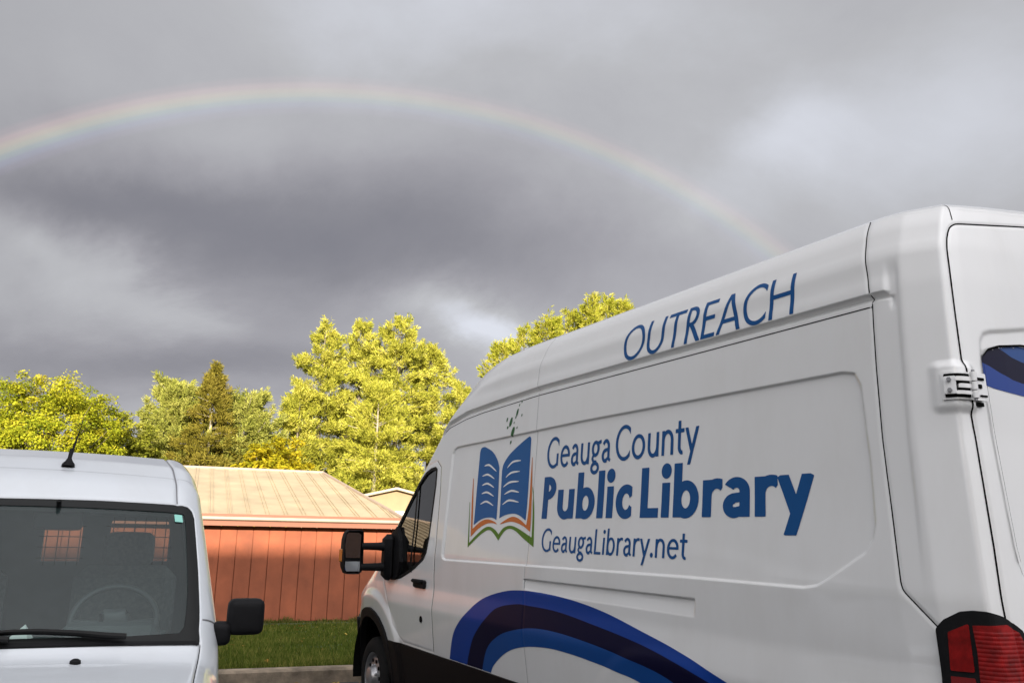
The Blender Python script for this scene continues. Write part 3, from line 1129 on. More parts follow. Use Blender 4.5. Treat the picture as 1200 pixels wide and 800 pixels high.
conifer(13, at(345, 47), 8.4 * k_, 2.2 * k_, 'short yellow green spruce at the left foot of the big clump', L_yellow, up=.2, droop=.45, dens=.9, shape=.6, blade=.20, tw=.032)
conifer(14, at(440, 46), 8.4 * k_, 2.8 * k_, 'short bushy yellow green spruce in front of the big clump', L_yellow, up=.2, droop=.4, dens=1.0, shape=.5, bark='pale_bark', blade=.20, tw=.032)
conifer(15, at(540, 49), 8.9 * k_, 2.3 * k_, 'short yellow green spruce beside the tall library van roof', L_yellow, up=.2, droop=.45, dens=.9, shape=.6, blade=.20, tw=.032)
for sd_, px_, d_, h_, r_, lb_ in ((16, 588, 43, 11.5, 2.4, 'gold tipped tree, lowest one peeping over the front of the van roof'), (20, 615, 45, 12.9, 2.6, 'gold tipped tree rising second along the van roofline'),
                                  (17, 642, 43, 13.4, 2.6, 'gold tipped tree with a sharp top, third along the van roofline'), (21, 668, 45, 13.9, 2.6, 'gold tipped tree, fourth along the van roofline'),
                                  (18, 697, 44, 14.5, 2.6, 'gold tipped tree, tallest above the van roof'), (22, 718, 46, 15.0, 2.4, 'gold tipped tree just before the last one over the van roof'),
                                  (19, 738, 44, 14.4, 2.1, 'gold tipped tree nearest the first letter on the van roof')):
    conifer(sd_, at(px_, d_), h_, r_, lb_, L_gold, up=.75, droop=.2, dens=.8, shape=.6, tuft=5)

#@@VANS@@
# =====================================================================
# LIBRARY VAN (high-roof cargo van, skin described by section curves)
# =====================================================================
def spl(x, X, Y, w):
    x = np.asarray(x, float)
    return sum(np.interp(x + k, X, Y) for k in np.linspace(-1, 1, 7) * w) / 7


PQ = [-.875, -.21, -.03, .05, .18, .305, 5.3, 5.6, 5.9, 6.15, 6.3, 6.5, 7.1]
PS = [.015, .025, .035, .048, .18, .305, 5.3, 5.6, 5.9, 6.13, 6.25, 6.33, 6.40]
PT = [1.03, .36, .155, .063, .012, 0, 0, .019, .076, .15, .27, .45, 1.03]
BZ = [0, .3, .66, .95, 1.02, 1.10, 1.33, 2.27, 2.40, 2.56, 3.6]
BT = [.15, .09, .038, .004, .010, .018, .012, .085, .098, .125, .125]
RH = [2.54, 2.66, 2.74, 2.84, 2.95, 3.5]
RT = [0, .06, .12, .22, .34, 1.0]
RZ = [2.54, 2.655, 2.72, 2.765, 2.785, 2.80]
TQ = [-1, 3.2, 3.5, 3.75, 3.95, 4.16, 4.45, 5.0, 5.25, 5.4, 5.9, 6.2, 7.2]
TZ = [2.75, 2.75, 2.735, 2.69, 2.605, 2.45, 2.19, 1.69, 1.44, 1.31, 1.15, 1.0, .93]
LH = [0, 1.0, 1.85, 2.4, 2.54, 2.66, 2.74, 2.84, 2.95, 3.5]
LS = [-.1, -.085, 0, .035, .05, .07, .09, .15, .25, .8]


def van_drop(q):
    return 2.75 - spl(q, TQ, TZ, .08)


def skin(q, h, disp=0.0):
    """q runs from the middle of the back, round the corner and along the side; h up the side and over the roof"""
    q = np.asarray(q, float); h = np.asarray(h, float)
    s = spl(q, PQ, PS, .007); tx = spl(q, PQ, PT, .007)
    hp = h + van_drop(q)
    tb = spl(h, BZ, BT, .02)
    fr = spl(hp, RH, RT, .025)
    dz = np.where(hp > 2.5, spl(hp, [0] + RH, [0] + RZ, .025) - hp, 0)
    t = tb + (1.03 - tb) * fr
    cr = np.minimum(.09 * np.sqrt(np.maximum(tx - .06, 0) ** 2 + 1e-4) - .0009, .06) - .018 * (1 - smoothstep(q, -.02, .30))
    dz = dz + cr * np.clip((h - 2.25) / .35, 0, 1) * (q < 3)
    t = tx * (1 - t / 1.03) + t
    lean = spl(np.where(q < 3, hp, 0), LH, LS, .02) * np.clip((1.2 - q) / .85, 0, 1)
    dq = .01
    ns = spl(q + dq, PQ, PT, .02) - spl(q - dq, PQ, PT, .02)
    nt = spl(q + dq, PQ, PS, .02) - spl(q - dq, PQ, PS, .02)
    L = np.hypot(ns, nt) + 1e-9
    return np.stack([s + lean + disp * (-ns / L), 1.03 - (t + disp * nt / L), h + dz + 0 * q], -1)


HUB_F = (5.40, .36)
HUB_R = (1.52, .36)
def list_poly(P):
    return [tuple(p) for p in P]


PANEL = [(3.975, 2.055), (3.95, 2.085), (3.90, 2.10), (2.27, 2.118), (.46, 2.113), (.405, 2.10), (.380, 2.05), (.366, 1.80),
         (.370, 1.56), (.385, 1.50), (.42, 1.455), (.58, 1.359), (.63, 1.333), (.69, 1.322), (1.344, 1.324), (3.92, 1.303), (3.965, 1.312), (3.985, 1.34)]
SLOT = [(2.785, 1.238), (1.275, 1.238), (1.275, 1.160), (2.55, 1.166), (2.785, 1.180)]
GUT = [(.22, 2.360), (.25, 2.367), (2.75, 2.366), (3.347, 2.349), (3.771, 2.327), (4.075, 2.277), (4.22, 2.19)]
SEAM_A = [(.33, 2.775), (.322, 2.571), (.303, 2.376), (.308, 2.106), (.306, 1.827), (.304, 1.703), (.294, 1.363), (.288, 1.34), (.193, 1.238)]
SEAM_V = [(2.80, 2.74), (2.80, 2.47), (2.775, 2.33), (2.762, 1.345), (2.782, 1.213), (2.756, .66)]
DOOR = [(4.115, .665), (4.105, 1.06), (4.115, 1.19), (4.10, 1.39), (4.13, 1.80), (4.16, 1.97), (4.24, 2.02), (4.40, 1.995), (4.56, 1.92),
        (4.80, 1.68), (5.02, 1.47), (5.20, 1.26), (5.16, 1.10), (5.02, .95), (4.90, .78), (4.80, .70), (4.70, .665)]
WIN = [(4.225, 1.955), (4.26, 1.972), (4.34, 1.966), (4.44, 1.938), (4.575, 1.855), (4.74, 1.705), (4.87, 1.57), (4.99, 1.455), (5.02, 1.40),
       (4.98, 1.20), (4.90, 1.12), (4.765, 1.140), (4.60, 1.185), (4.48, 1.225), (4.313, 1.295), (4.262, 1.345), (4.240, 1.45), (4.228, 1.60), (4.215, 1.84)]
SAIL = [(4.88, 1.53), (4.80, 1.42), (4.75, 1.26), (4.80, 1.152), (4.90, 1.115), (5.05, 1.115), (5.10, 1.20), (5.04, 1.40), (4.99, 1.47)]
BACKPANE = list_poly([(-.70, 2.190), (-.30, 2.184), (-.173, 2.167), (-.116, 2.149), (-.090, 2.125), (-.082, 2.095), (-.083, 2.02), (-.087, 1.934), (-.101, 1.488),
                   (-.106, 1.44), (-.125, 1.395), (-.19, 1.36), (-.70, 1.345)])
BACKRECESS = [(-.78, 2.265), (-.345, 2.253), (-.14, 2.22), (-.104, 2.207), (-.084, 2.178), (-.078, 2.12), (-.083, 1.934), (-.098, 1.488), (-.112, 1.40), (-.19, 1.33), (-.78, 1.32)]
DOORGAP = [(-.875, 2.672), (-.459, 2.660), (-.342, 2.654), (-.217, 2.647), (-.115, 2.643), (-.050, 2.640), (-.022, 2.638), (-.004, 2.631), (.008, 2.619), (.015, 2.600), (.019, 2.57), (.018, 2.51), (.009, 2.073), (-.008, 1.834), (-.012, 1.487), (-.008, 1.25), (-.008, .62)]
TAIL = [(.191, 1.234), (.165, 1.264), (.120, 1.290), (.088, 1.295), (.053, 1.294), (.02, 1.281), (-.012, 1.262), (-.040, 1.239), (-.054, 1.206), (-.052, 1.13), (-.04, .86), (.195, .86), (.199, 1.06)]


def van_disp(q, h):
    q, h = np.broadcast_arrays(np.asarray(q, float), np.asarray(h, float))
    d = np.zeros(q.shape)
    d += .012 * smoothstep(-sd_poly(q, h, PANEL), -.003, .008)
    zc = np.interp(q, [a for a, _ in GUT], [b for _, b in GUT])
    on = smoothstep(q, .225, .25) * (1 - smoothstep(q, 4.15, 4.24))
    u = h - zc
    cap = np.where(u > .020, -.013 * (1 - smoothstep(u, .020, .16)), np.where(u > 0, -.013 + .027 * (1 - u / .020), np.clip(.014 * (1 + u / .014), 0, 1)))
    d += cap * on
    # the gutter turns down into the corner pillar
    d += .010 * np.clip(1 - np.abs(q - .222) / .014, 0, 1) * smoothstep(h, 2.30, 2.345) * (1 - smoothstep(h, 2.355, 2.37))
    # sunken side field under the roof cap, edged by the corner pillar
    edge = .200 + .03 * (1.9 - h) * .5
    fld = smoothstep(q - edge, -.005, .012) * smoothstep(2.520 - h, 0, .085)
    d += .008 * fld * (1 - smoothstep(q, 3.3, 3.9)) * smoothstep(h, 1.3, 1.7)
    # slot with a sloping floor
    P = sd_poly(q, h, SLOT)
    fl = np.clip((h - 1.158) / .078, 0, 1) * np.clip((2.79 - q) / .02, 0, 1)
    d += .017 * fl * smoothstep(-P, -.002, .006)
    # wheel arch flares
    for hub in (HUB_F, HUB_R):
        rr = np.hypot((q - hub[0]) * .95, h - hub[1])
        d -= (.022 if hub[0] > 3 else .007) * (1 - smoothstep(rr, .60, .67)) * (h < 1.3)
    # shut-line grooves
    for L, wd, dp in ((SEAM_A, .007, .004), (SEAM_V, .008, .0018), (DOORGAP, .007, .004), (DOOR + DOOR[:1], .007, .003)):
        d += dp * np.exp(-(sd_line(q, h, L) / wd) ** 2)
    # hinge pad pressed out of the corner pillar
    bxx = np.maximum(np.abs(q - .045) - .048, 0); byy = np.maximum(np.abs(h - 2.005) - .062, 0)
    d -= .014 * (1 - smoothstep(np.hypot(bxx, byy), .0, .034))
    d += .007 * smoothstep(-sd_poly(q, h, BACKRECESS), -.008, .014)
    d += .004 * smoothstep(-sd_poly(q, h, BACKPANE), -.002, .006)
    return d


def on_van(off):
    """map (q,h) on the detailed skin, off metres proud of it"""
    return lambda q, h: skin(q, h, van_disp(q, h) - off)


def mir(f):
    def g(q, h):
        P = f(q, h).copy(); P[..., 1] *= -1
        return P
    return g


VAN_AZ = RAD(28.14)
va = np.array([-math.sin(VAN_AZ), math.cos(VAN_AZ)]); vr = np.array([math.cos(VAN_AZ), math.sin(VAN_AZ)])
_o = va * 1.66 + vr * (2.47 + 1.03)
van = empty('library_van', (_o[0], _o[1], 0), math.atan2(va[1], va[0]),
            label='white high-roof library van with blue OUTREACH lettering, book logo and blue swoosh', cat='van')


def circ(q, h, c, r):
    return np.hypot(q - c[0], h - c[1]) - r


WS_Q0, WS_Q1 = 4.10, 5.16


def ws_sdf(q, h):
    hp = h + van_drop(q)
    return np.maximum(np.maximum(2.70 - hp, hp - 3.49), np.maximum(WS_Q0 + .0 - q, q - WS_Q1))


def body_sdf(q, h):
    hp = h + van_drop(q)
    d = np.maximum(hp - 3.49, .30 - h)
    d = np.maximum(d, -sd_poly(q, h, WIN))
    d = np.maximum(d, -circ(q, h, HUB_F, .44))
    d = np.maximum(d, -circ(q, h, HUB_R, .44))
    return np.maximum(d, -ws_sdf(q, h))


def door_sdf(q, h):
    return np.maximum(sd_poly(q, h, DOOR), -sd_poly(q, h, WIN))


qs = np.r_[np.linspace(-.875, 2.4, 470), np.linspace(2.4, 5.3, 323)[1:], np.linspace(5.3, 7.11, 91)[1:]]
qs[-1] = 7.1
def knots(*segs):
    return np.r_[tuple(np.linspace(a, b, max(2, int(round((b - a) / st)) + 1))[:-1] for a, b, st in segs) + (np.array([segs[-1][1]]),)]


hs = knots((.29, 1.15, .0075), (1.15, 1.26, .004), (1.26, 1.39, .003), (1.39, 2.06, .006), (2.06, 2.13, .003), (2.13, 2.31, .005), (2.31, 2.42, .003), (2.42, 2.76, .006), (2.72, 3.51, .02))
nod = lambda q, h: np.maximum(body_sdf(q, h), -sd_poly(q, h, DOOR))
V, F, _ = fill(nod, qs, hs, on_van(0), flip=True)
mesh('body', V, F, M['van_white'], van, smooth=True)
qd = np.arange(4.05, 5.3, .01); hd = np.arange(.6, 2.1, .0075)
V, F, _ = fill(door_sdf, qd, hd, on_van(0), flip=True)
front_door = mesh('front_door', V, F, M['van_white'], van, smooth=True)
# far side, plainer
qc = np.r_[np.arange(-.875, .5, .03), np.arange(.5, 7.11, .05)]; qc[-1] = 7.1
hc = np.arange(.29, 3.51, .03)
plain = lambda q, h: skin(q, h, .012 * smoothstep(-sd_poly(q, h, PANEL), -.006, .02))
V, F, _ = fill(body_sdf, qc, hc, mir(plain))
mesh('body', V, F, M['van_white'], van, smooth=True)
# windshield glass, both halves
wsv = []
for fl, mp in ((True, skin), (False, mir(skin))):
    V, F, _ = fill(ws_sdf, np.arange(4.0, 5.3, .02), np.arange(1.2, 3.4, .02), mp, flip=fl)
    wsv.append((V, F))
mb = MB()
for V, F in wsv: mb.add(V, F)
mb.build('windshield', M['window'], van, smooth=True)
# floor pan, bulkhead and cab interior
b = MB()
b.box((3.2, 0, .40), (5.6, 1.80, .12)); b.box((3.98, 0, 1.35), (.05, 1.86, 1.75)); b.box((4.9, 0, .95), (.55, 1.7, .28), bev=.08)
b.build('cab_interior', M['interior'], van)
for y in (.48, -.48):
    b = MB()
    b.box((4.50, y, .78), (.52, .52, .16), bev=.05)
    tilt = RAD(12)
    ax = [(math.cos(tilt), 0, math.sin(tilt)), (0, 1, 0), (-math.sin(tilt), 0, math.cos(tilt))]
    b.box((4.25, y, 1.16), (.14, .50, .72), ax=ax, bev=.05); b.box((4.19, y, 1.60), (.10, .27, .20), ax=ax, bev=.04)
    b.build('seat', M['seat'], van)

# driver's window: glass set back in a black rubber frame, with a quarter-light bar
for side in (0, 1):
    mpo = on_van(-.010) if side == 0 else mir(lambda q, h: skin(q, h, .010))
    mpp = on_van(.0015) if side == 0 else mir(lambda q, h: skin(q, h, -.0015))
    wq = np.arange(4.15, 5.15, .012); wh = np.arange(1.05, 2.05, .012)
    V, F, _ = fill(lambda q, h: sd_poly(q, h, WIN), wq, wh, mpo, flip=side == 0)
    g = mesh('door_window', V, F, M['window'], van, smooth=True)
    V, F, _ = fill(lambda q, h: np.maximum(sd_poly(q, h, WIN) - .006, -(sd_poly(q, h, WIN) + .018)), np.arange(4.15, 5.15, .006), np.arange(1.05, 2.05, .006), mpp, flip=side == 0)
    mesh('window_seal', V, F, M['rubber'], g, smooth=True)
    V, F = ribbon([(4.575, 1.87), (4.55, 1.56), (4.552, 1.19)], .030, mpp)
    mesh('divider_bar', V, F, M['black_plastic'], g)
    V, F = slab(lambda q, h: sd_poly(q, h, SAIL), np.arange(4.7, 5.15, .01), np.arange(1.05, 1.6, .01),
                on_van(.022) if side == 0 else mir(lambda q, h: skin(q, h, -.022)), on_van(-.012) if side == 0 else mir(lambda q, h: skin(q, h, .012)), flip=side == 0)
    mesh('mirror_base', V, F, M['black_plastic'], van)

# shut lines
for L, wd in ((SEAM_A, .0048), (SEAM_V, .0030), (DOORGAP, .0068), (DOOR[:7], .0055), ([(.053, 2.78), (.02, 2.72), (-.001, 2.656)], .004)):
    V, F = ribbon(L, wd, on_van(.0012 if L is not SEAM_V else .0006), .012)
    mesh('shut_line', V, F, M['gap'] if L is not SEAM_V else M['gray_metal'], van)
# thin joint of the roof cap under the gutter
V, F = ribbon([(.306, 2.336), (2.28, 2.331), (2.77, 2.331), (3.545, 2.309), (3.80, 2.290), (4.069, 2.254), (4.16, 2.215)], .0048, on_van(.0008), .012)
mesh('roof_joint', V, F, M['gap'], van)

# lower cladding, arch trim, bumper
V, F = slab(lambda q, h: np.maximum(np.maximum(h - .652, .30 - h), np.maximum(2.10 - q, q - 4.96)), np.arange(2.08, 4.99, .02), np.r_[np.arange(.28, .63, .03), np.arange(.63, .665, .004)], on_van(.016), on_van(-.01), flip=True)
mesh('rocker_panel', V, F, M['dark_cladding'], van)
for hub in (HUB_F, HUB_R):
    ring = lambda q, h, hub=hub: np.maximum(np.maximum(circ(q, h, hub, .505 if hub[0] > 3 else .47), -circ(q, h, hub, .432)), .30 - h)
    V, F = slab(ring, np.arange(hub[0] - .55, hub[0] + .56, .01), np.arange(.28, .90, .01), on_van(.020), on_van(-.03), flip=True)
    mesh('arch_trim', V, F, M['black_plastic'], van)
bsd = lambda q, h: np.maximum(np.maximum(h - .74, .28 - h), np.maximum(5.86 - q, q - 7.09))
V, F = slab(bsd, np.arange(5.8, 7.12, .02), np.arange(.26, .78, .02), on_van(.025), on_van(-.02), flip=True)
V2, F2 = slab(bsd, np.arange(5.8, 7.12, .02), np.arange(.26, .78, .02), mir(lambda q, h: skin(q, h, -.025)), mir(lambda q, h: skin(q, h, .02)))
mb = MB(); mb.add(V, F); mb.add(V2, F2)
mb.build('front_bumper', M['black_plastic'], van)
rb_ = lambda q, h: np.maximum(np.maximum(h - .60, .30 - h), np.maximum(-.874 - q, q - .5))
V, F = slab(rb_, np.arange(-.88, .52, .02), np.arange(.28, .62, .02), on_van(.05), on_van(-.02), flip=True)
V2, F2 = slab(rb_, np.arange(-.88, .52, .02), np.arange(.28, .62, .02), mir(on_van(.05)), mir(on_van(-.02)))
mb = MB(); mb.add(V, F); mb.add(V2, F2)
mb.build('rear_bumper', M['black_plastic'], van)
# wheel wells
for hub in (HUB_F, HUB_R):
    for sg in (1, -1):
        b = MB()
        pts = [(hub[0] + .46 * math.cos(a), hub[1] + .46 * math.sin(a)) for a in np.linspace(-.25, math.pi + .25, 20)]
        y0, y1 = sg * 1.0, sg * .62
        V = [(x, y0, z) for x, z in pts] + [(x, y1, z) for x, z in pts]
        n = len(pts)
        b.add(V, [(i, i + 1, n + i + 1, n + i) for i in range(n - 1)] + [tuple(range(n, 2 * n))])
        b.build('wheel_well', M['gap'], van)


def make_wheel(x, sg):
    w = empty('wheel', (x, sg * .985, .313), 0)
    w.scale = (.89, .89, .89)
    w.parent = van
    t = MB()
    t.lathe([(.215, -.10 * sg), (.24, -.105 * sg), (.325, -.10 * sg), (.347, -.07 * sg), (.352, .0), (.352, -.16 * sg), (.347, -.03 * sg)][:0] +
            [(.205, -.02 * sg), (.222, .0), (.27, .008 * sg), (.325, -.008 * sg), (.345, -.03 * sg), (.352, -.06 * sg), (.352, -.18 * sg), (.34, -.22 * sg), (.22, -.23 * sg)], (0, 0, 0), (0, 1, 0), 64)
    auto_smooth(t.build('tyre', M['tyre'], w), 40)
    r = MB()
    r.lathe([(.215, -.005 * sg), (.205, -.012 * sg), (.196, -.05 * sg), (.18, -.055 * sg), (.165, -.035 * sg), (.115, -.018 * sg), (.10, -.02 * sg), (.09, .0), (.082, .028 * sg), (.062, .036 * sg), (.0, .038 * sg)], (0, 0, 0), (0, 1, 0), 64)
    auto_smooth(r.build('rim', M['steel'], w), 30)
    for k in range(10):
        hl = MB()
        a = 2 * math.pi * k / 10
        c = np.array([.143 * math.cos(a), -.022 * sg, .143 * math.sin(a)])
        hl.lathe([(.019, .0), (.0175, .004 * sg), (.0, .004 * sg)], c, (0, 1, 0), 14)
        hl.build('rim_hole', M['gap'], w)
    for k in range(5):
        ln = MB()
        a = 2 * math.pi * k / 5 + .3
        ln.lathe([(.012, -.01 * sg), (.012, .012 * sg), (.007, .018 * sg), (0, .018 * sg)], (.10 * math.cos(a), -.012 * sg, .10 * math.sin(a)), (0, 1, 0), 6)
        ln.build('wheel_nut', M['steel'], w)
    return w


for x in (HUB_F[0], HUB_R[0]):
    for sg in (1, -1):
        make_wheel(x, sg)

# door handle, lock, grip
hpos = skin(4.35, 1.125, 0.0)
b = MB()
b.box(hpos + np.array([0, .012, -.008]), (.215, .03, .062), bev=.012)
hd_ = b.build('door_handle', M['black_plastic'], front_door)
b = MB()
b.box(hpos + np.array([.0, .036, .012]), (.19, .026, .026), bev=.01)
b.build('grip', M['black_plastic'], hd_)
b = MB()
b.lathe([(.0, .006), (.022, .006), (.026, -.004)], skin(4.312, .87, 0), (0, 1, 0), 20)
o = b.build('door_lock', M['gap'], front_door)

# towing mirrors: two arms, housing, flat glass above, wide glass below
for sg in (1, -1):
    mr = empty('mirror', (4.95, sg * 1.03, 1.33), 0)
    mr.parent = van
    prof = [(.256, .162), (.282, .168), (.372, .166), (.392, .150), (.404, .10), (.406, -.05), (.400, -.13), (.384, -.165), (.362, -.172), (.275, -.172), (.250, -.155), (.242, -.10), (.248, .10), (.250, .145)]
    b = MB()
    cx_, cz_ = .325, 0
    n = len(prof)
    rings = []
    for dx, sc in ((.016, .93), (-.021, .955), (-.021, .985), (-.014, 1.0), (.05, 1.0), (.10, .90), (.135, .66), (.145, .3)):
        rings.append([(dx, sg * (cx_ + (y - cx_) * sc), z * sc) for y, z in prof])
    Vv = [p for r_ in rings for p in r_]
    Ff = [(i * n + k, i * n + (k + 1) % n, (i + 1) * n + (k + 1) % n, (i + 1) * n + k) for i in range(len(rings) - 1) for k in range(n)]
    Ff += [tuple((len(rings) - 1) * n + k for k in range(n)), tuple(range(n))]
    b.add(Vv, Ff)
    auto_smooth(b.build('housing', M['black_plastic'], mr), 40)
    b = MB()
    g = [(.272, -.048), (.380, -.048), (.390, .04), (.384, .128), (.370, .146), (.290, .146), (.272, .13)]
    b.prism(g, lambda p: (-.018 + .21 * (p[0] - .272), sg * p[0], p[1]), lambda p: (.0165, sg * p[0], p[1]))
    b.build('mirror_glass', M['chrome'], mr)
    b = MB()
    g = [(.268, -.150), (.372, -.150), (.388, -.135), (.390, -.075), (.270, -.075)]
    # convex blind-spot glass tilted down and out
    b.prism(g, lambda p: (-.012 - .12 * (p[1] + .11), sg * p[0], p[1]), lambda p: (.0165, sg * p[0], p[1]))
    b.build('mirror_glass', M['chrome'], mr)
    for zz in (.042, -.118):
        b = MB()
        b.tube([(-.10 * 0, sg * -.03, zz), (0, sg * .12, zz), (0, sg * .262, zz)], [.050, .032, .028], 10)
        auto_smooth(b.build('mirror_arm', M['black_plastic'], mr), 50)
    b = MB()
    b.box((.0, sg * .03, -.04), (.15, .09, .36), bev=.04)
    auto_smooth(b.build('mirror_mount', M['black_plastic'], mr), 40)
    b = MB()
    b.box((.06, sg * .404, -.03), (.07, .014, .10), bev=.006)
    b.build('side_repeater', material('amber_lens', (.5, .16, .02), .2) if 'amber_lens' not in bpy.data.materials else bpy.data.materials['amber_lens'], mr)

# rear corner: tail lamp cluster
for side in (0, 1):
    mp = (lambda o: on_van(o)) if side == 0 else (lambda o: mir(on_van(o)))
    fl = side == 0
    V, F = slab(lambda q, h: sd_poly(q, h, TAIL), np.arange(-.09, .22, .005), np.arange(.85, 1.31, .005), mp(.020), mp(-.004), flip=fl)
    tl = mesh('tail_light', V, F, M['black_plastic'], van)
    a = [(.157, 1.226), (.105, 1.252), (.113, 1.12), (.167, 1.119)]
    V, F = slab(lambda q, h: sd_poly(q, h, a) - .003, np.arange(.08, .20, .004), np.arange(1.08, 1.27, .004), mp(.024), mp(.01), flip=fl)
    mesh('lens', V, F, M['lens_red'], tl)
    c = [(.093, 1.252), (.015, 1.258), (-.022, 1.235), (-.036, 1.195), (-.032, .90), (.097, .90), (.100, 1.10), (.093, 1.18)]
    rib = lambda q, h: mp(.023)(q, h) if False else None
    def ribbed(q, h, mp=mp):
        base = .0225 + .0011 * np.abs(np.sin(h * math.pi / .0125)) * (h < 1.235)
        P = skin(q, h, van_disp(q, h) - base)
        if mp(0)(np.array([0.]), np.array([1.]))[0, 1] < 0:
            P[..., 1] *= -1
        return P
    V, F = slab(lambda q, h: sd_poly(q, h, c), np.arange(-.06, .11, .004), np.arange(.89, 1.27, .0021), ribbed, mp(.01), flip=fl)
    mesh('lens', V, F, M['lens_rib'], tl, smooth=False)
    a = [(.170, 1.098), (.114, 1.098), (.114, .90), (.172, .90)]
    V, F = slab(lambda q, h: sd_poly(q, h, a) - .003, np.arange(.09, .20, .005), np.arange(.88, 1.1, .005), mp(.022), mp(.01), flip=fl)
    mesh('lens', V, F, M['lens_deep'], tl)


# rear door pane covered by the swoosh vinyl
V, F = ribbon(BACKPANE[:10], .008, on_van(.0095), .006)
rp = mesh('rear_window', *(lambda r: r)(fill(lambda q, h: sd_poly(q, h, BACKPANE), np.arange(-.72, -.09, .01), np.arange(1.33, 2.21, .01), on_van(.0005), flip=True)[:2]), M['vinyl_white'], van, smooth=True)
mesh('window_seal', V, F, M['gap'], rp)
low = [(-.70, 1.975), (-.277, 2.001), (-.215, 2.005), (-.132, 2.014), (-.083, 2.024)]
midl = [(-.70, 2.02), (-.289, 2.047), (-.239, 2.054), (-.175, 2.073), (-.126, 2.092), (-.084, 2.104)]
top = [(-.70, 2.08), (-.31, 2.126), (-.254, 2.137), (-.203, 2.156), (-.165, 2.172)]
inner = lambda q, h: sd_poly(q, h, BACKPANE) + .003


def band_fn(lo, hi):
    lo = sorted(lo); 
    hi = sorted(hi) if hi else None
    def f(q, h):
        a = np.interp(q, [p[0] for p in lo], [p[1] for p in lo]) - h
        d = np.maximum(inner(q, h), a)
        if hi:
            d = np.maximum(d, h - np.interp(q, [p[0] for p in hi], [p[1] for p in hi]))
        return d
    return f


for lo, hi, mm in ((low, midl, 'vinyl_swoosh'), (midl, top, 'vinyl_navy'), (top, None, 'vinyl_swoosh2')):
    V, F, _ = fill(band_fn(lo, hi), np.arange(-.72, -.09, .004), np.arange(1.95, 2.21, .004), on_van(.0018), flip=True)
    mesh('vinyl_stripe', V, F, M[mm], rp, smooth=True)


# the other rear door: shut line and pane
for L, wd in ((DOORGAP, .0085), ([(-.872, 2.64), (-.872, .62)], .008)):
    V, F = ribbon(L, wd, mir(lambda q, h: skin(q, h, -.006)), .02)
    mesh('shut_line', V, F, M['gap'], van)
V, F, _ = fill(lambda q, h: sd_poly(q, h, BACKPANE), np.arange(-.72, -.07, .012), np.arange(1.33, 2.21, .012), mir(lambda q, h: skin(q, h, -.005)))
mesh('rear_window', V, F, M['vinyl_white'], van, smooth=True)


# hinge of the rear door, wrapped round the corner
def hinge(hc_):
    root = None
    def fr(q, h, o):
        return skin(np.array([q]), np.array([h]), np.array([-.004 - o]))[0]
    def plate(name, q0, q1, h0, h1, lo, hi, mt, par, r=.004):
        P = lambda q, h: np.maximum(np.abs(q - (q0 + q1) / 2) - (abs(q1 - q0) / 2), np.abs(h - (h0 + h1) / 2) - (h1 - h0) / 2)
        st = min(.004, abs(q1 - q0) / 4, (h1 - h0) / 4)
        V, F = slab(P, np.arange(min(q0, q1) - .006, max(q0, q1) + .0061, st), np.arange(h0 - .006, h1 + .0061, st),
                    lambda q, h: skin(q, h, -hi), lambda q, h: skin(q, h, -lo), flip=True)
        return mesh(name, V, F, mt, par)
    root = plate('hinge', .084, -.056, hc_ - .047, hc_ + .047, .0, .022, M['van_white'], van)
    plate('hinge_pocket', .076, .016, hc_ - .040, hc_ + .040, .022, .0255, M['gap'], root)
    plate('hinge_leaf', .076, .054, hc_ - .030, hc_ + .030, .024, .034, M['van_white'], root)
    plate('hinge_arm', .056, .020, hc_ + .014, hc_ + .028, .024, .036, M['van_white'], root)
    plate('hinge_arm', .050, .020, hc_ - .010, hc_ + .004, .024, .036, M['van_white'], root)
    plate('hinge_arm', .056, .020, hc_ - .032, hc_ - .020, .024, .036, M['van_white'], root)
    plate('hinge_slot', -.014, -.044, hc_ + .022, hc_ + .031, .022, .0256, M['gap'], root)
    plate('hinge_slot', -.018, -.032, hc_ - .006, hc_ + .008, .022, .0256, M['gap'], root)
    plate('hinge_slot', -.022, -.052, hc_ - .034, hc_ - .028, .022, .0256, M['gap'], root)
    plate('hinge_shadow_gap', .070, -.050, hc_ - .064, hc_ - .051, .0, .010, M['gap'], root)
    for z0_, z1_ in ((-.044, -.020), (-.016, .010), (.014, .044)):
        a = fr(.012, hc_ + z0_, .034); c = fr(.012, hc_ + z1_, .034)
        b = MB(); b.tube([a, c], .0105, 14)
        auto_smooth(b.build('hinge_knuckle', M['van_white'], root), 40)
    a = fr(.012, hc_ - .052, .034); c = fr(.012, hc_ + .052, .034)
    b = MB(); b.tube([a, c], .0055, 10)
    auto_smooth(b.build('hinge_pin', M['gray_metal'], root), 40)
    for hz in (.018, -.018):
        p0 = fr(.065, hc_ + hz, .030); p1 = fr(.065, hc_ + hz, .041)
        b = MB(); b.tube([p0, p1], .0075, 6)
        b.build('hinge_bolt', M['gray_metal'], root)


hinge(2.004)
hinge(1.02)


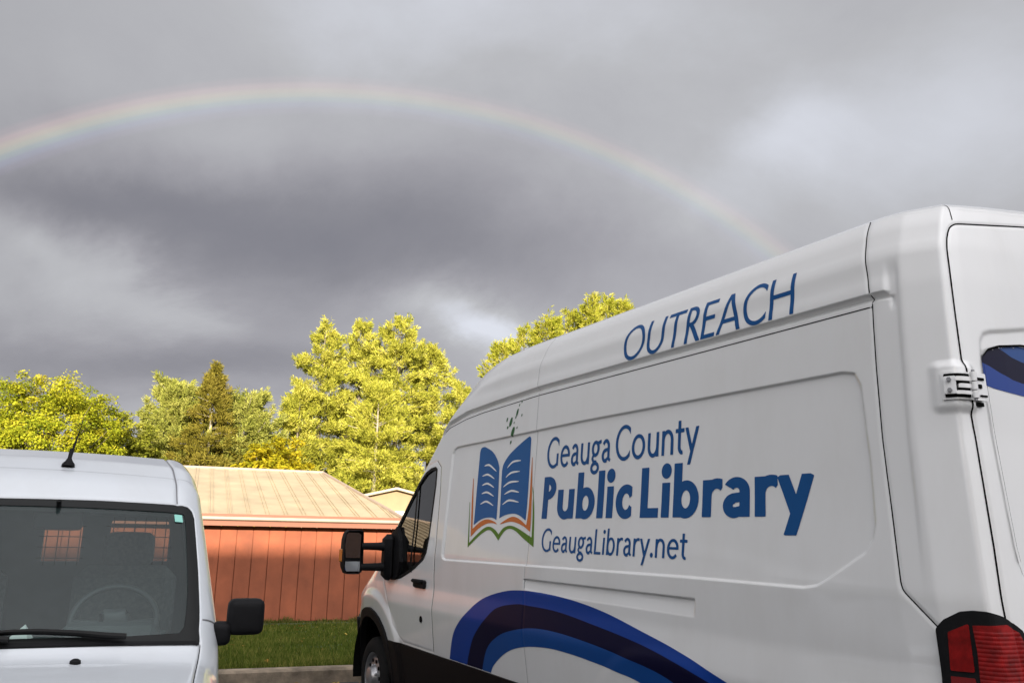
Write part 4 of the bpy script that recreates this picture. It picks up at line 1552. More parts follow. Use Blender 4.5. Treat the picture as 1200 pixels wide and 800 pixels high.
# ---------- lettering ----------
def glyphs(s, t, bold):
    X = .67
    c = .30 if not bold else .25
    lsb = .075 if not bold else .06
    x0 = lsb + s / 2
    def two(gap): return x0, x0 + s + gap
    G = {}
    def S(*p, w=s): return ('S', p, w)
    def Rr(cx, cy, Rx, Ry, a0=None, a1=None, s_=s, t_=t, xm=99): return ('R', cx, cy, Rx, Ry, s_, t_, a0, a1, xm)
    def Kr(cx, cy, Rx, Ry, xc, y0, y1, s_=s, t_=t): return ('K', cx, cy, Rx, Ry, s_, t_, xc, y0, y1)   # ring opened by a box right of xc
    G['O'] = ([Rr(.56, .5, .51, .52)], 1.12)
    G['C'] = ([Rr(.56, .5, .51, .52, 30, 330, xm=.88)], .92)
    G['G'] = ([Rr(.56, .5, .51, .52, 30, 320, xm=.90), S((.90 - s / 2, .06), (.90 - s / 2, .46))], .99)
    a, b = two(.52)
    G['U'] = ([S((a, 1), (a, .38)), S((b, 1), (b, .38)), Rr((a + b) / 2, .385, (b - a + s) / 2, .405, 180, 360)], b + s / 2 + lsb)
    G['T'] = ([S((.40, 0), (.40, 1)), S((.03, 1 - t / 2), (.77, 1 - t / 2), w=t)], .80)
    cw = .20 if not bold else .13
    bx = x0 + .10
    bowl = [S((x0, 0), (x0, 1)), Rr(bx, .725, cw + s, .275, -90, 90), S((x0, 1 - t / 2), (bx + .01, 1 - t / 2), w=t), S((x0, .45 + t / 2), (bx + .01, .45 + t / 2), w=t)]
    G['P'] = (bowl, bx + cw + s + lsb * .7)
    G['R'] = (bowl + [S((bx + .02, .52), (bx + cw + s + .10, -.04), w=s * 1.08)], bx + cw + s + .10)
    G['E'] = ([S((x0, 0), (x0, 1)), S((x0, 1 - t / 2), (.60, 1 - t / 2), w=t), S((x0, .53), (.55, .53), w=t), S((x0, t / 2), (.61, t / 2), w=t)], .67)
    G['A'] = ([S((.06, -.03), (.45, 1.03), w=s * .96), S((.86, -.03), (.45, 1.03), w=s * 1.05), S((.20, .31), (.72, .31), w=t)], .92)
    a, b = two(.56)
    G['H'] = ([S((a, 0), (a, 1)), S((b, 0), (b, 1)), S((a, .53), (b, .53), w=t)], b + s / 2 + lsb)
    G['L'] = ([S((x0, 0), (x0, 1)), S((x0, t / 2), (x0 + s / 2 + .36, t / 2), w=t)], x0 + s / 2 + .40)
    # lower case
    a, b = two(c)
    mid, Rx = (a + b) / 2, (b - a + s) / 2
    G['n'] = ([S((a, 0), (a, X)), Rr(mid, .38, Rx, .31, 0, 180), S((b, 0), (b, .39))], b + s / 2 + lsb)
    G['u'] = ([S((a, X), (a, .28)), Rr(mid, .29, Rx, .31, 180, 360), S((b, X), (b, 0))], b + s / 2 + lsb)
    Rb = s + c * .52
    G['b'] = ([S((x0, 0), (x0, 1.03)), Rr(x0 - s / 2 + Rb, .335, Rb, .355)], x0 - s / 2 + 2 * Rb + lsb * .8)
    G['o'] = ([Rr(lsb * .8 + .36, .335, .36, .355)], .72 + lsb * 1.6)
    Re = .335 if not bold else .385
    e0 = lsb * .7 + Re
    G['e'] = ([Rr(e0, .335, Re, .355, 8, 318), S((e0 - Re + s * .5, .36), (e0 + Re - .01, .36), w=t * .85)], 2 * Re + lsb * 1.2)
    G['c'] = ([Kr(e0, .335, Re, .355, e0 + Re * (.62 if not bold else .52), .335 - .355 + t * .55, .335 + .355 - t * .55, s_=s * .96)] , 2 * Re * .86 + lsb * .6) if False else ([Rr(e0, .335, Re, .355, 30, 330, s_=s * .96, xm=e0 + Re * (.66 if not bold else .56))], 2 * Re * .84 + lsb * .5)
    ac = .20 if not bold else .17
    ax_ = lsb * .7 + s + ac
    G['a'] = ([S((ax_ + s / 2, .46), (ax_ + s / 2, .09)), Rr(ax_ + s - (ac + 2 * s) / 2, .44, (ac + 2 * s) / 2, .25, 0, 150), 
               Rr(lsb * .7 + (ac + s * 1.1) / 1.55, .195, (ac + s * 1.1) / 1.55, .215, 70, 300), S((lsb * .7 + (ac + s) / 1.7, .41 - t * .45), (ax_ + s / 2, .43 - t * .45), w=t * .9),
               S((lsb * .7 + (ac + s) / 1.8, t * .42 - .01), (ax_ + s * .5, .13), w=t * .85), S((ax_ + s * .45, .10), (ax_ + s * 1.35, .035), w=t * .9)], ax_ + s * 1.45 + lsb * .4)
    if bold:
        G['a'] = (G['a'][0][:-1] + [S((ax_ + s / 2, .3), (ax_ + s / 2, .0))], ax_ + s + lsb)
    G['g'] = ([Rr(.31, .44, .245, .25), S((.44, .60), (.66, .645), w=t), S((.20, .26), (.13, .15), (.20, .06), w=t), Rr(.31, -.14, .275, .195), S((.18, .045), (.40, .03), w=t)], .66)
    G['t'] = ([S((x0 + .06, .88), (x0 + .06, .20)), Rr(x0 + .06 - s / 2 + .20, .20, .20, .22, 180, 285), S((.01, X - t / 2), (x0 + s / 2 + .22, X - t / 2), w=t)], x0 + s / 2 + .25)
    yw = .64 if not bold else .82
    G['y'] = ([S((s * .5, X + .02), (yw * .5 + .02, .02), w=s * .98), S((yw - s * .42, X + .02), (yw * .30, -.34), w=s * .98)], yw + .01)
    G['l'] = ([S((x0, 0), (x0, 1.03))], x0 + s / 2 + lsb)
    rd = .088 if not bold else .165
    G['i'] = ([S((x0, 0), (x0, X)), ('D', x0, .90, rd, rd * .92)], x0 + s / 2 + lsb)
    rr_ = .15 if not bold else .12
    G['r'] = ([S((x0, 0), (x0, X)), Rr(x0 + s / 2 + rr_ + .02, .37, rr_ + s + .02, .32, 50, 180, xm=x0 + s / 2 + rr_ + (.11 if not bold else .17))], x0 + s / 2 + rr_ + .125 if not bold else x0 + s / 2 + rr_ + .15)
    G['.'] = ([('D', .12, .085, .09, .09)], .26)
    G[' '] = ([], .20 if not bold else .22)
    return G


def text_line(name, txt, ql, qr, zb, cap, s, t, bold, mat, parent, step, track=0.0, slant=0.0):
    G = glyphs(s, t, bold)
    adv = sum(G[c][1] + track for c in txt) - track
    lim = G[txt[0]][0]
    sx = (ql - qr) / (adv - .12)
    x = -.06
    mb_ = MB()
    for ch in txt:
        prims, a = G[ch]
        if prims:
            def sdf(q, h, x=x, prims=prims, cut=(ch not in 'gy'), ch=ch):
                gx = (ql - q) / sx - x; gy = (h - zb) / cap
                d = np.full(q.shape, 1e9)
                for p in prims:
                    if p[0] == 'S': e = sd_stroke(gx, gy, p[1], p[2])
                    elif p[0] == 'R': e = np.maximum(sd_ring(gx, gy, *p[1:9]), gx - p[9])
                    elif p[0] == 'K':
                        e = sd_ring(gx, gy, *p[1:7])
                        e = np.maximum(e, -np.maximum(p[7] - gx, np.maximum(p[8] - gy, gy - p[9])))
                        e = np.maximum(e, gx - p[7] - .12 * (p[9] > 5))
                    else: e = (np.hypot((gx - p[1]) / p[3], (gy - p[2]) / p[4]) - 1) * p[3]
                    d = np.minimum(d, e)
                if ch in 'AR': d = np.maximum(d, np.maximum(-gy, gy - 1.0))
                if ch == 'y': d = np.maximum(d, np.maximum(gy - .67, -.30 - gy))
                return d
            q1 = ql - (x - .12) * sx; q0 = ql - (x + a + .18) * sx
            V, F, _ = fill(sdf, np.arange(q0, q1, step), np.arange(zb - .42 * cap, zb + 1.12 * cap, step), on_van(.0016), flip=True)
            mb_.add(V, F)
        x += a + track
    return mb_.build(name, mat, parent, smooth=True)


text_line('lettering', 'OUTREACH', 1.895, .680, 2.392, .188, .125, .105, False, M['vinyl_blue'], van, .0026)
text_line('lettering', 'Geauga County', 2.632, 1.292, 1.873, .178, .138, .110, False, M['vinyl_blue'], van, .0026)
text_line('lettering', 'Public Library', 2.642, .640, 1.583, .240, .258, .188, True, M['vinyl_blue'], van, .0028)
text_line('lettering', 'GeaugaLibrary.net', 2.612, 1.338, 1.400, .127, .135, .105, False, M['vinyl_blue'], van, .0024)

# ---------- open book logo ----------
logo = empty('logo', (0, 0, 0)); logo.parent = van


def decal(name, poly, mat, parent, off, step=.004, closed=True, n=6, extra=None):
    P = curve(poly, n, True) if n else np.array(poly)
    lo = P.min(0) - .02; hi = P.max(0) + .02
    f = lambda q, h: sd_poly(q, h, P)
    if extra is not None:
        f = lambda q, h: extra(q, h, sd_poly(q, h, P))
    V, F, _ = fill(f, np.arange(lo[0], hi[0], step), np.arange(lo[1], hi[1], step), on_van(off), flip=True)
    return mesh(name, V, F, mat, parent, smooth=True)


def seq(*parts):
    """join curves end to end with sharp corners"""
    return np.concatenate([curve(p, 8) for p in parts])


pgL = seq([(3.545, 2.035), (3.530, 2.062), (3.49, 2.068), (3.448, 2.059), (3.357, 2.025), (3.283, 1.972), (3.240, 1.916)], [(3.240, 1.916), (3.225, 1.761), (3.212, 1.578)],
          [(3.212, 1.578), (3.278, 1.593), (3.371, 1.592), (3.452, 1.577), (3.533, 1.545)], [(3.533, 1.545), (3.540, 1.739), (3.545, 2.035)])
pgR = seq([(2.843, 2.066), (2.856, 2.082), (2.885, 2.081), (2.992, 2.043), (3.112, 1.990), (3.182, 1.935), (3.198, 1.890)], [(3.198, 1.890), (3.188, 1.76), (3.174, 1.588)],
          [(3.174, 1.588), (3.103, 1.607), (2.998, 1.616), (2.914, 1.604), (2.828, 1.573)], [(2.828, 1.573), (2.830, 1.748), (2.843, 2.066)])
p1 = decal('page', pgL, M['vinyl_page'], logo, .0016, n=0)
p2 = decal('page', pgR, M['vinyl_page'], logo, .0016, n=0)
linesL = [[(3.458, 1.937), (3.386, 1.938), (3.276, 1.891)], [(3.475, 1.869), (3.396, 1.876), (3.296, 1.844)], [(3.466, 1.807), (3.388, 1.816), (3.291, 1.787)], [(3.461, 1.751), (3.383, 1.758), (3.284, 1.730)], [(3.467, 1.682), (3.382, 1.698), (3.278, 1.670)]]
linesR = [[(3.128, 1.905), (3.058, 1.939), (2.953, 1.942)], [(3.136, 1.845), (3.067, 1.871), (2.956, 1.875)], [(3.160, 1.785), (3.077, 1.811), (2.957, 1.813)], [(3.137, 1.738), (3.046, 1.757), (2.943, 1.745)], [(3.149, 1.674), (3.066, 1.698), (2.938, 1.685)]]
for pg, LL in ((p1, linesL), (p2, linesR)):
    mb = MB()
    for L in LL:
        Cc = curve(L, 12)
        tt = np.linspace(0, 1, len(Cc))
        T = np.gradient(Cc, axis=0); T /= np.linalg.norm(T, axis=1)[:, None]
        N = np.stack([-T[:, 1], T[:, 0]], -1) * (.0055 * np.sin(math.pi * np.clip(tt, .03, .97)) ** .7 + .0008)[:, None]
        V = np.concatenate([on_van(.0022)(*(Cc + N).T), on_van(.0022)(*(Cc - N).T)]); n = len(Cc)
        mb.add(V, [(i, i + 1, n + i + 1, n + i) for i in range(n - 1)])
    mb.build('text_line', M['vinyl_white'], pg)
oL = seq([(3.612, 1.86), (3.598, 1.687), (3.560, 1.468)], [(3.560, 1.468), (3.462, 1.520), (3.362, 1.551), (3.271, 1.559), (3.193, 1.549)], [(3.193, 1.549), (3.238, 1.568), (3.345, 1.583), (3.442, 1.567), (3.545, 1.520)], [(3.545, 1.520), (3.575, 1.690), (3.604, 1.86)])
oR = seq([(3.162, 1.553), (3.076, 1.582), (2.994, 1.597), (2.910, 1.583), (2.815, 1.545)], [(2.815, 1.545), (2.806, 1.652), (2.815, 1.953)], [(2.809, 1.953), (2.781, 1.727), (2.764, 1.508)], [(2.764, 1.508), (2.841, 1.537), (2.935, 1.559), (3.030, 1.567), (3.142, 1.552)])
decal('page_edge', oL, M['vinyl_orange'], logo, .0014, n=0, step=.003)
decal('page_edge', oR, M['vinyl_orange'], logo, .0014, n=0, step=.003)
gr = seq([(3.632, 1.70), (3.612, 1.558), (3.588, 1.398)], [(3.588, 1.398), (3.473, 1.457), (3.385, 1.495), (3.301, 1.515), (3.228, 1.492), (3.155, 1.450)], [(3.155, 1.450), (3.093, 1.503), (3.023, 1.524), (2.937, 1.509), (2.840, 1.470), (2.700, 1.420)],
         [(2.700, 1.420), (2.740, 1.651), (2.800, 1.835)], [(2.794, 1.835), (2.757, 1.651), (2.735, 1.475)], [(2.735, 1.475), (2.836, 1.505), (2.941, 1.533), (3.026, 1.543), (3.105, 1.528), (3.160, 1.489)],
         [(3.160, 1.489), (3.222, 1.519), (3.305, 1.536), (3.384, 1.523), (3.489, 1.475), (3.573, 1.428)], [(3.573, 1.428), (3.600, 1.558), (3.626, 1.70)])
decal('cover_edge', gr, M['vinyl_green'], logo, .0014, n=0, step=.003)
mb = MB()
for (q, h, a, b_) in [(3.034, 2.255, .012, .024), (3.112, 2.200, .017, .030), (3.074, 2.133, .020, .032), (3.166, 2.221, .009, .014), (2.971, 2.23, .006, .009), (3.014, 2.300, .006, .008), (3.15, 2.168, .010, .010), (3.022, 2.155, .006, .008), (3.113, 2.069, .009, .012), (3.066, 2.191, .006, .007), (2.984, 2.318, .007, .008), (3.05, 2.225, .006, .01)]:
    f = lambda Q, Hh, q=q, h=h, a=a, b_=b_: (np.hypot(((Q - q) + .35 * (Hh - h)) / a, (Hh - h) / b_) - 1) * a
    V, F, _ = fill(f, np.arange(q - .05, q + .05, .003), np.arange(h - .05, h + .05, .003), on_van(.0018), flip=True)
    mesh('leaf_mark', V, F, M['vinyl_leaf'], logo)

# ---------- swoosh along the lower side ----------
swO = curve([(3.90, .50), (3.835, .66), (3.736, .842), (3.526, .985), (3.315, 1.087), (3.03, 1.151), (2.794, 1.172), (2.525, 1.172), (2.234, 1.157), (1.953, 1.123), (1.662, 1.068), (1.402, 1.016), (1.172, .955), (.80, .83), (.45, .66)], 8)
sw1 = curve([(3.60, .50), (3.556, .66), (3.445, .831), (3.276, .955), (3.113, 1.047), (2.881, 1.088), (2.709, 1.092), (2.399, 1.087), (2.053, 1.055), (1.75, 1.021), (1.479, .980), (1.193, .915), (.9, .82), (.6, .66)], 8)
sw2 = curve([(3.38, .50), (3.335, .656), (3.243, .798), (3.085, .886), (2.90, .938), (2.656, .976), (2.377, .981), (2.036, .961), (1.794, .937), (1.597, .915), (1.431, .882), (1.1, .78), (.9, .66)], 8)
sw3 = curve([(3.26, .50), (3.218, .652), (3.135, .73), (2.966, .813), (2.761, .863), (2.496, .889), (2.256, .888), (1.996, .873), (1.838, .860), (1.636, .835), (1.3, .74), (1.15, .66)], 8)
sq = np.arange(.4, 3.9, .009); sh = np.arange(.655, 1.19, .007)
for o_, i_, mm in ((swO, sw1, 'vinyl_swoosh'), (sw1, sw2, 'vinyl_navy'), (sw2, sw3, 'vinyl_swoosh2')):
    P = np.concatenate([o_, i_[::-1]])
    V, F, _ = fill(lambda q, h: np.maximum(np.maximum(sd_poly(q, h, P), .657 - h), -circ(q, h, HUB_R, .475)), sq, sh, on_van(.0016), flip=True)
    mesh('vinyl_stripe', V, F, M[mm], van, smooth=True)


# =====================================================================
# PARKED VAN (small silver-white van facing the camera)
# =====================================================================
CV = np.array([(0.0, 1.02, .30, .90, .20, .16, 0), (0.5, 1.04, .76, .93, .20, .16, 0), (.62, 1.00, .85, .935, .18, .16, .0),
               (.74, .90, .90, .935, .15, .14, .02), (1.62, .02, 1.00, .935, .13, .10, .03), (1.66, -.02, 1.02, .935, .13, .10, .02),
               (1.85, -.15, 1.16, .925, .13, .10, .02), (2.10, -.32, 1.34, .890, .12, .10, .02), (2.35, -.48, 1.52, .855, .11, .10, .02),
               (2.55, -.62, 1.67, .825, .10, .10, .02), (2.62, -.68, 1.72, .82, .10, .10, .02), (2.90, -.92, 1.81, .795, .10, .08, .018),
               (3.25, -1.25, 1.87, .775, .12, .04, .015), (3.80, -1.80, 1.895, .765, .14, 0, .015), (5.50, -3.50, 1.88, .765, .14, 0, .015)]).T


def cvskin(p, h, disp=0.0):
    p = np.asarray(p, float); h = np.asarray(h, float)
    g = lambda k: spl(h, CV[0], CV[k], .04)
    y, z, hw, rc, b, c = [g(k) for k in range(1, 7)]
    e = .02
    dy = spl(h + e, CV[0], CV[1], .06) - spl(h - e, CV[0], CV[1], .06); dz = spl(h + e, CV[0], CV[2], .06) - spl(h - e, CV[0], CV[2], .06)
    L = np.hypot(dy, dz) + 1e-9; ny, nz = -dz / L, dy / L
    a = np.abs(p); sg = np.sign(p); ph = np.clip(a - 1, 0, 1) * np.pi / 2
    x = np.where(a <= 1, a, 1) * (hw - rc) + np.sin(ph) * (rc - disp)
    q = np.minimum(a, 1.0) + np.clip(a - 1, 0, 1) * .25
    off = rc * (1 - np.cos(ph)) + np.clip(a - 2, 0, 9) * .4 + disp * np.cos(ph)
    return np.stack([sg * x, y - b * q * q + ny * off, z - c * q * q + nz * off], -1)


CYAW = RAD(22)
pv = empty('parked_van', (-1.995, 3.21, 0), CYAW + math.pi * 0, label='silver white compact van facing the camera at the left, dark windshield and roof antenna', cat='van')
# local x = to the right in the picture, local y = towards the camera -> mirror y through a parent-space flip
def CVL(P):
    P = np.array(P, float).copy(); P[..., 1] *= -1
    return P


cvm = lambda disp=0.0: (lambda p, h: CVL(cvskin(p, h, disp)))
WSO = [(-1.42, 2.44), (-1.25, 2.474), (-.95, 2.482), (0, 2.466), (.521, 2.476), (.949, 2.482), (1.153, 2.476), (1.27, 2.458), (1.33, 2.42), (1.29, 2.10), (1.20, 1.77), (1.22, 1.712), (1.0, 1.704), (.749, 1.700), (.168, 1.694), (-.75, 1.700), (-1.22, 1.712), (-1.20, 1.77), (-1.29, 2.10), (-1.36, 2.40)]
WSI = [(-1.06, 2.40), (-1.0, 2.435), (-.6, 2.436), (0, 2.428), (.62, 2.434), (.95, 2.436), (1.03, 2.425), (1.055, 2.39), (1.055, 2.304), (1.0, 1.977), (.975, 1.79), (.95, 1.755), (.7, 1.742), (0, 1.735), (-.7, 1.742), (-.95, 1.755), (-.975, 1.79), (-1.0, 1.977), (-1.055, 2.304)]


def cv_disp(p, h):
    p, h = np.broadcast_arrays(np.asarray(p, float), np.asarray(h, float))
    d = np.zeros(p.shape)
    a = np.abs(p)
    # roof ditch, hood gaps, hood crease
    d += .007 * np.exp(-((a - (.965 + 0 * h)) / .012) ** 2) * smoothstep(h, 2.46, 2.5)
    d += .006 * np.exp(-(sd_line(a, h, [(1.22, 1.70), (1.16, 1.60), (1.07, 1.29), (1.04, .80)]) / .016) ** 2)
    d += .004 * smoothstep(a, .58, .80) * smoothstep(h, .8, 1.0) * (1 - smoothstep(h, 1.5, 1.62))
    d += .009 * smoothstep(-sd_poly(p, h, WSO), -.01, .006)
    return d


cvo = lambda o: (lambda p, h: CVL(cvskin(p, h, cv_disp(p, h) - o)))
ps = np.r_[np.arange(-2, -1, .04), np.arange(-1, .9, .02), np.arange(.9, 1.12, .006), np.arange(1.12, 2.001, .02)]; ps[-1] = 2.0
hh = np.r_[np.arange(0, 1.2, .03), np.arange(1.2, 2.7, .010), np.arange(2.7, 3.4, .02), np.arange(3.4, 5.51, .06)]; hh[-1] = 5.5
hood = lambda p, h: np.maximum(np.maximum(h - 1.688, .78 - h), np.abs(p) - np.interp(h, [.80, 1.29, 1.60, 1.70], [1.04, 1.07, 1.16, 1.22]))
V, F, _ = fill(lambda p, h: np.maximum(-sd_poly(p, h, WSO), -hood(p, h)), ps, hh, cvo(0))
mesh('body', V, F, M['van_white2'], pv, smooth=True)
V, F, _ = fill(hood, np.r_[np.arange(-1.3, 1.3, .02)], np.arange(.7, 1.72, .010), cvo(.001))
hd2 = mesh('hood', V, F, M['van_white2'], pv, smooth=True)
# hood shut lines, cowl gap, side seam of the wing
for sg in (1, -1):
    V, F = ribbon([(sg * 1.222, 1.70), (sg * 1.165, 1.60), (sg * 1.075, 1.29), (sg * 1.045, .80)], .014, cvo(.0012), .02)
    mesh('shut_line', V, F, M['gap'], hd2)
    V, F = ribbon([(sg * .965, 2.49), (sg * .965, 2.9), (sg * .965, 3.4), (sg * .965, 5.4)], .010, cvo(.001), .03)
    mesh('roof_ditch', V, F, M['gray_metal'], pv)
    V, F = ribbon([(sg * 1.27, 1.825), (sg * 1.6, 1.842), (sg * 2.0, 1.85)], .008, cvo(.001), .02)
    mesh('wing_joint', V, F, M['gray_metal'], pv)
# windshield
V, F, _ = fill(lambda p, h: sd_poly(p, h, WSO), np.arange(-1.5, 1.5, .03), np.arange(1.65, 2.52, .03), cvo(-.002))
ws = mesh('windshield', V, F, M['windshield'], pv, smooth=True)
wsi = np.array(WSI)
V, F, _ = fill(lambda p, h: np.maximum(sd_poly(p, h, WSO), -(sd_poly(p, h, wsi))), np.arange(-1.5, 1.5, .01), np.arange(1.65, 2.52, .006), cvo(.0016))
mesh('black_border', V, F, material('windshield_frit', (.010, .011, .011), .45, spec=.2), ws, smooth=True)
V, F, _ = fill(lambda p, h: sd_poly(p, h, [(.945, 2.424), (.992, 2.423), (.996, 2.378), (.948, 2.379)]), np.arange(.9, 1.03, .004), np.arange(2.36, 2.44, .004), cvo(.003))
mesh('sticker', V, F, M['sticker'], ws)
# wiper arms lying along the bottom of the glass
for pts in ([(-.55, 1.700), (.0, 1.738), (.25, 1.752), (.45, 1.744), (.60, 1.730), (.70, 1.722)], [(-1.1, 1.700), (-.6, 1.745), (-.3, 1.752), (.0, 1.735), (.2, 1.715)]):
    wp = np.array(curve(pts, 6))
    P = cvo(.022)(*wp.T); b = MB()
    b.tube(P, np.r_[np.linspace(.009, .013, len(P) - 6), np.linspace(.013, .008, 6)], 6)
    wo = b.build('wiper_blade', M['black_plastic'], pv)
    b = MB()
    P = cvo(.034)(*(wp[len(wp) // 5:] + np.array([0, -.004])).T)
    b.tube(P, np.linspace(.007, .012, len(P)), 6)
    b.build('wiper_arm', M['rubber'], wo)
V, F, _ = fill(lambda p, h: np.maximum(np.maximum(h - 1.716, 1.690 - h), np.abs(p) - 1.18), np.arange(-1.2, 1.2, .02), np.arange(1.68, 1.725, .004), cvo(.006))
mesh('cowl_grille', V, F, M['black_plastic'], pv)
# washer jets on the hood
for px in (.496, -.496):
    c = cvo(.004)(np.array([px]), np.array([1.59]))[0]
    b = MB(); b.lathe([(.020, -.006), (.019, .006), (.011, .012), (0, .013)], c, (0, -.12, 1), 14)
    auto_smooth(b.build('washer_jet', M['black_plastic'], pv))
# roof antenna
c = cvo(0)(np.array([.289]), np.array([2.769]))[0]
b = MB()
b.lathe([(.030, -.004), (.028, .012), (.016, .028), (.009, .045), (.0075, .09)], c, (.02, .30, .95), 14)
an = auto_smooth(b.build('antenna', M['black_plastic'], pv), 50)
b = MB()
tip = c + np.array([.03, .10, .235])
b.tube([c + np.array([.002, .012, .04]), (c + tip) / 2 + np.array([0, -.004, .01]), tip], [.0075, .0045, .0022], 8)
b.build('rod', M['black_plastic'], an)
# side walls
hwz = lambda y, z: np.interp(z, [.3, .76, 1.0, 1.16, 1.34, 1.52, 1.67, 1.81, 1.9], [.90, .93, .935, .925, .89, .855, .825, .795, .765]) - .012 - .035 * np.clip(-y - .1, 0, 3)
prof = [(CV[1][k], CV[2][k]) for k in range(CV.shape[1])]
ins = []
for k, (y, z) in enumerate(prof):
    h0 = CV[0][k]
    P = cvskin(np.array([2.0]), np.array([h0]))[0]
    ins.append((P[1] + .005, P[2] + .005))
sidepoly = np.array(ins[1:] + [(-3.42, .3), (1.0, .3)])
for sg in (1, -1):
    fm = lambda y, z: CVL(np.stack([sg * hwz(y, z), y, z], -1))
    wheel1 = lambda y, z: np.hypot(y - .25, z - .34) - .40
    wheel2 = lambda y, z: np.hypot(y + 2.55, z - .34) - .40
    swin = [(-.62, 1.10), (-.75, 1.48), (-1.0, 1.56), (-1.55, 1.58), (-1.58, 1.08)]
    V, F, _ = fill(lambda y, z: np.maximum(np.maximum(sd_poly(y, z, sidepoly), -sd_poly(y, z, swin)), -np.minimum(wheel1(y, z), wheel2(y, z))), np.arange(-3.5, 1.1, .03), np.arange(.28, 1.95, .03), fm, flip=sg < 0)
    mesh('side_panel', V, F, M['van_white2'], pv, smooth=True)
    V, F, _ = fill(lambda y, z: sd_poly(y, z, swin), np.arange(-1.7, -.5, .03), np.arange(1.0, 1.7, .03), fm, flip=sg < 0)
    mesh('side_window', V, F, M['window'], pv, smooth=True)
    for yy in (.25, -2.55):
        w = empty('wheel', (sg * .82, -yy, .325)); w.parent = pv
        t = MB(); t.lathe([(.19, -.02 * sg), (.21, .0), (.30, 0), (.322, -.03 * sg), (.325, -.16 * sg), (.2, -.18 * sg)], (0, 0, 0), (1, 0, 0), 40)
        auto_smooth(t.build('tyre', M['tyre'], w))
        t = MB(); t.lathe([(.195, -.01 * sg), (.18, -.03 * sg), (.08, -.01 * sg), (0, -.005 * sg)], (0, 0, 0), (1, 0, 0), 40)
        auto_smooth(t.build('rim', M['steel'], w))
# back doors with two openings, cage over each
pane_sd = lambda x, z: np.minimum(np.maximum(np.abs(x + .01) - .125, np.abs(z - 1.36) - .125), np.minimum(np.maximum(np.abs(x - .505) - .205, np.abs(z - 1.385) - .145), 9.0))
V, F, _ = fill(lambda x, z: np.maximum(np.maximum(np.abs(x) - hwz(0, z) + .003, np.maximum(z - 1.86, .3 - z)), -pane_sd(x, z)), np.arange(-.95, .951, .02), np.arange(.28, 1.9, .02), lambda x, z: CVL(np.stack([x, -3.30 + 0 * x, z], -1)))
rd = mesh('back_door', V, F, M['interior'], pv)
V, F, _ = fill(lambda x, z: np.maximum(np.abs(x) - hwz(0, z) + .003, np.maximum(z - 1.86, .3 - z)) * 1.0 if False else np.maximum(np.maximum(np.abs(x) - hwz(0, z) + .003, np.maximum(z - 1.86, .3 - z)), -pane_sd(x, z)), np.arange(-.95, .951, .02), np.arange(.28, 1.9, .02), lambda x, z: CVL(np.stack([x, -3.34 + 0 * x, z], -1)))
mesh('back_door', V, F, M['van_white2'], pv)
V, F, _ = fill(pane_sd, np.arange(-.95, .951, .02), np.arange(.9, 1.7, .02), lambda x, z: CVL(np.stack([x, -3.32 + 0 * x, z], -1)))
mesh('back_window', V, F, M['back_glass'], rd)
b = MB()
for x0_, x1_, z0_, z1_ in ((-.14, .12, 1.23, 1.49), (.29, .715, 1.235, 1.535)):
    for x in np.arange(x0_ + .03, x1_, .072):
        b.box((x, 3.26, (z0_ + z1_) / 2), (.006, .006, z1_ - z0_ + .04))
    for z in np.arange(z0_ + .03, z1_, .075):
        b.box(((x0_ + x1_) / 2, 3.253, z), (x1_ - x0_ + .04, .006, .006))
b.build('cage_bars', M['rubber'], rd)
# dark lining, dashboard, seats, steering wheel
V, F, _ = fill(lambda p, h: np.maximum(-sd_poly(p, h, WSI) + .0, 1.60 - h), np.r_[np.arange(-2, 2.001, .05)], np.r_[np.arange(1.55, 2.6, .02), np.arange(2.6, 5.4, .1)], lambda p, h: CVL(cvskin(p, h, .035)))
mesh('headliner', V, F, M['interior'], pv, smooth=True)
for sg in (1, -1):
    V, F, _ = fill(lambda y, z: np.maximum(sd_poly(y, z, sidepoly), -sd_poly(y, z, swin)), np.arange(-3.5, 1.1, .05), np.arange(.28, 1.95, .05), lambda y, z: CVL(np.stack([sg * (hwz(y, z) - .04), y, z], -1)))
    mesh('side_trim', V, F, M['interior'], pv)
b = MB()
b.box((0, 1.65, .45), (1.7, 3.3, .06))
b.build('cargo_floor', M['interior'], pv)
b = MB()
b.box((0, .48, .93), (1.56, .50, .20), bev=.07)
b.box((.48, .58, 1.02), (.42, .26, .10), bev=.04)
b.build('dashboard', M['interior'], pv)
for x in (.50, -.30):
    b = MB()
    b.box((x, 1.32, .98), (.50, .16, .62), bev=.06)
    b.box((x, 1.05, .66), (.50, .52, .16), bev=.06)
    b.rbox((x, 1.36, 1.375), (.25, .11, .18), .05)
    for dx in (-.07, .07):
        b.tube([(x + dx, 1.35, 1.25), (x + dx, 1.36, 1.33)], .008, 6)
    auto_smooth(b.build('seat', M['seat'], pv), 40)
b = MB()
cw_ = np.array([.485, .80, 1.06]); axw = np.array([0, -.80, .60])
u_ = np.array([1, 0, 0]); w_ = np.cross(axw / np.linalg.norm(axw), u_)
ringp = [cw_ + .185 * (math.cos(a) * u_ + math.sin(a) * w_) for a in np.linspace(0, 2 * math.pi, 41)]
b.tube(ringp, .014, 8, caps=False)
for a in (0, math.pi, math.pi * 1.5, math.pi * .5)[:3]:
    b.tube([cw_ + .03 * axw * -1, cw_ + .18 * (math.cos(a) * u_ + math.sin(a) * w_)], .012, 6)
b.box(cw_ - .02 * axw, (.13, .06, .13), bev=.02)
b.build('steering_wheel', material('wheel_rim_grey', (.075, .08, .083), .45), pv, smooth=True)
b = MB()
b.rbox((.215, .60, 1.512), (.20, .045, .082), .02)
b.tube([(.215, .58, 1.54), (.215, .53, 1.60)], .01, 6)
auto_smooth(b.build('inside_mirror', M['black_plastic'], pv), 45)
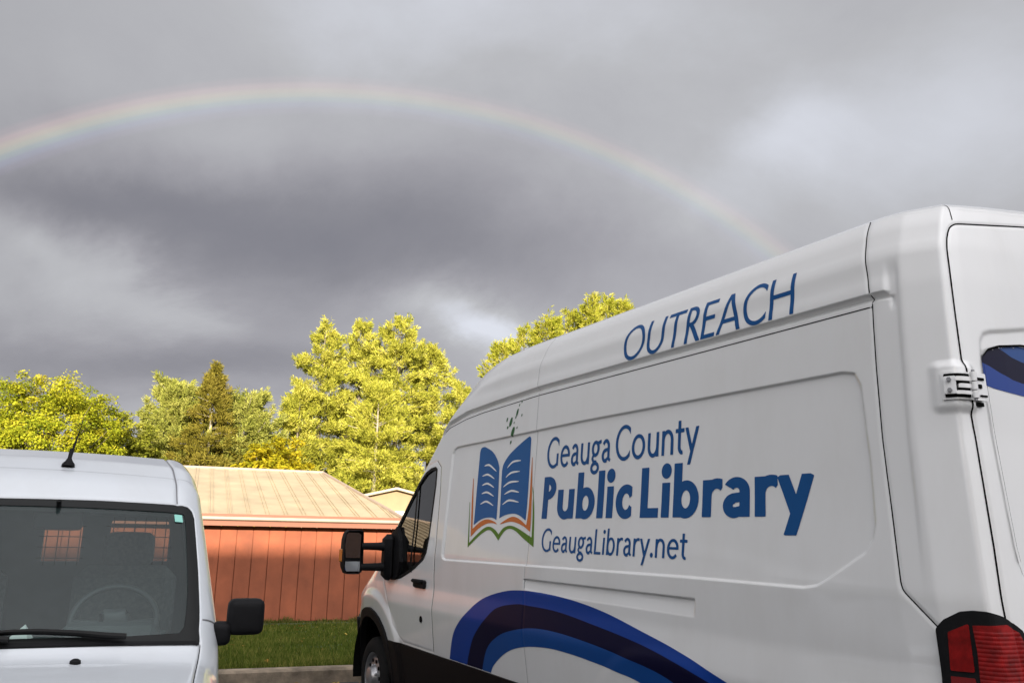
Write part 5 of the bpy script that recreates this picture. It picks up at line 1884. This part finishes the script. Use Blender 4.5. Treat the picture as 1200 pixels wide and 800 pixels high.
for x in (.52, -.35):
    b = MB()
    b.rbox((x, .88, 1.575), (.40, .16, .02), .009, ax=[(1, 0, 0), (0, .94, .34), (0, -.34, .94)])
    auto_smooth(b.build('sun_visor', M['seat'], pv), 45)
# driver-side mirror on a short foot
for sg in (1, -1):
    b = MB()
    b.rbox((sg * 1.035, .35, 1.113), (.158, .11, .155), .034)
    mo = auto_smooth(b.build('mirror', M['black_plastic'], pv), 45)
    b = MB()
    b.rbox((sg * .935, .34, 1.045), (.085, .10, .10), .03)
    auto_smooth(b.build('mirror_foot', M['black_plastic'], mo), 45)
    b = MB(); b.box((sg * 1.035, .402, 1.113), (.125, .006, .118), bev=.002)
    b.build('mirror_glass', M['chrome'], mo)
# front bumper, grille, lamps (below the frame)
V, F, _ = fill(lambda p, h: np.maximum(np.abs(p) - 1.9, np.maximum(h - .42, .05 - h)), np.arange(-2, 2.01, .05), np.arange(0, .5, .03), cvo(.03))
mesh('front_bumper', V, F, M['black_plastic'], pv, smooth=True)
V, F, _ = fill(lambda p, h: np.maximum(np.abs(p) - .66, np.maximum(h - .60, .46 - h)), np.arange(-1, 1.01, .04), np.arange(.4, .7, .02), cvo(.01))
mesh('grille', V, F, M['black_plastic'], pv, smooth=True)
for sg in (1, -1):
    V, F, _ = fill(lambda p, h: np.maximum(np.abs(p - sg * 1.1) - .32, np.abs(h - .58) - .14), np.arange(-1.6, 1.61, .04), np.arange(.4, .8, .02), cvo(.01))
    mesh('headlight', V, F, M['chrome'], pv, smooth=True)

# loose paper lying on the dashboard of the parked van
b = MB()
_w = np.array([-1.995, 3.21]); _c = np.array([math.cos(CYAW), math.sin(CYAW)]); _s = np.array([-math.sin(CYAW), math.cos(CYAW)])
ctr = _w + _c * .165 + _s * .30
paper = empty('paper_scrap', (ctr[0], ctr[1], 1.045), CYAW, label='small crumpled white paper scrap on the dashboard of the silver van', cat='paper')
b.add([(-.045, .0, .0), (.03, -.02, .002), (.045, .03, .0), (.012, .02, .055), (-.02, .035, .02)], [(0, 1, 3), (1, 2, 3), (2, 4, 3), (4, 0, 3)])
b.build('paper_sheet', M['paper'], paper)
b = MB()
b.add([(-.12, .0, .002), (-.07, -.012, .004), (-.065, .02, .002), (-.10, .02, .012)], [(0, 1, 3), (1, 2, 3)])
b.build('paper_corner', M['paper'], paper)
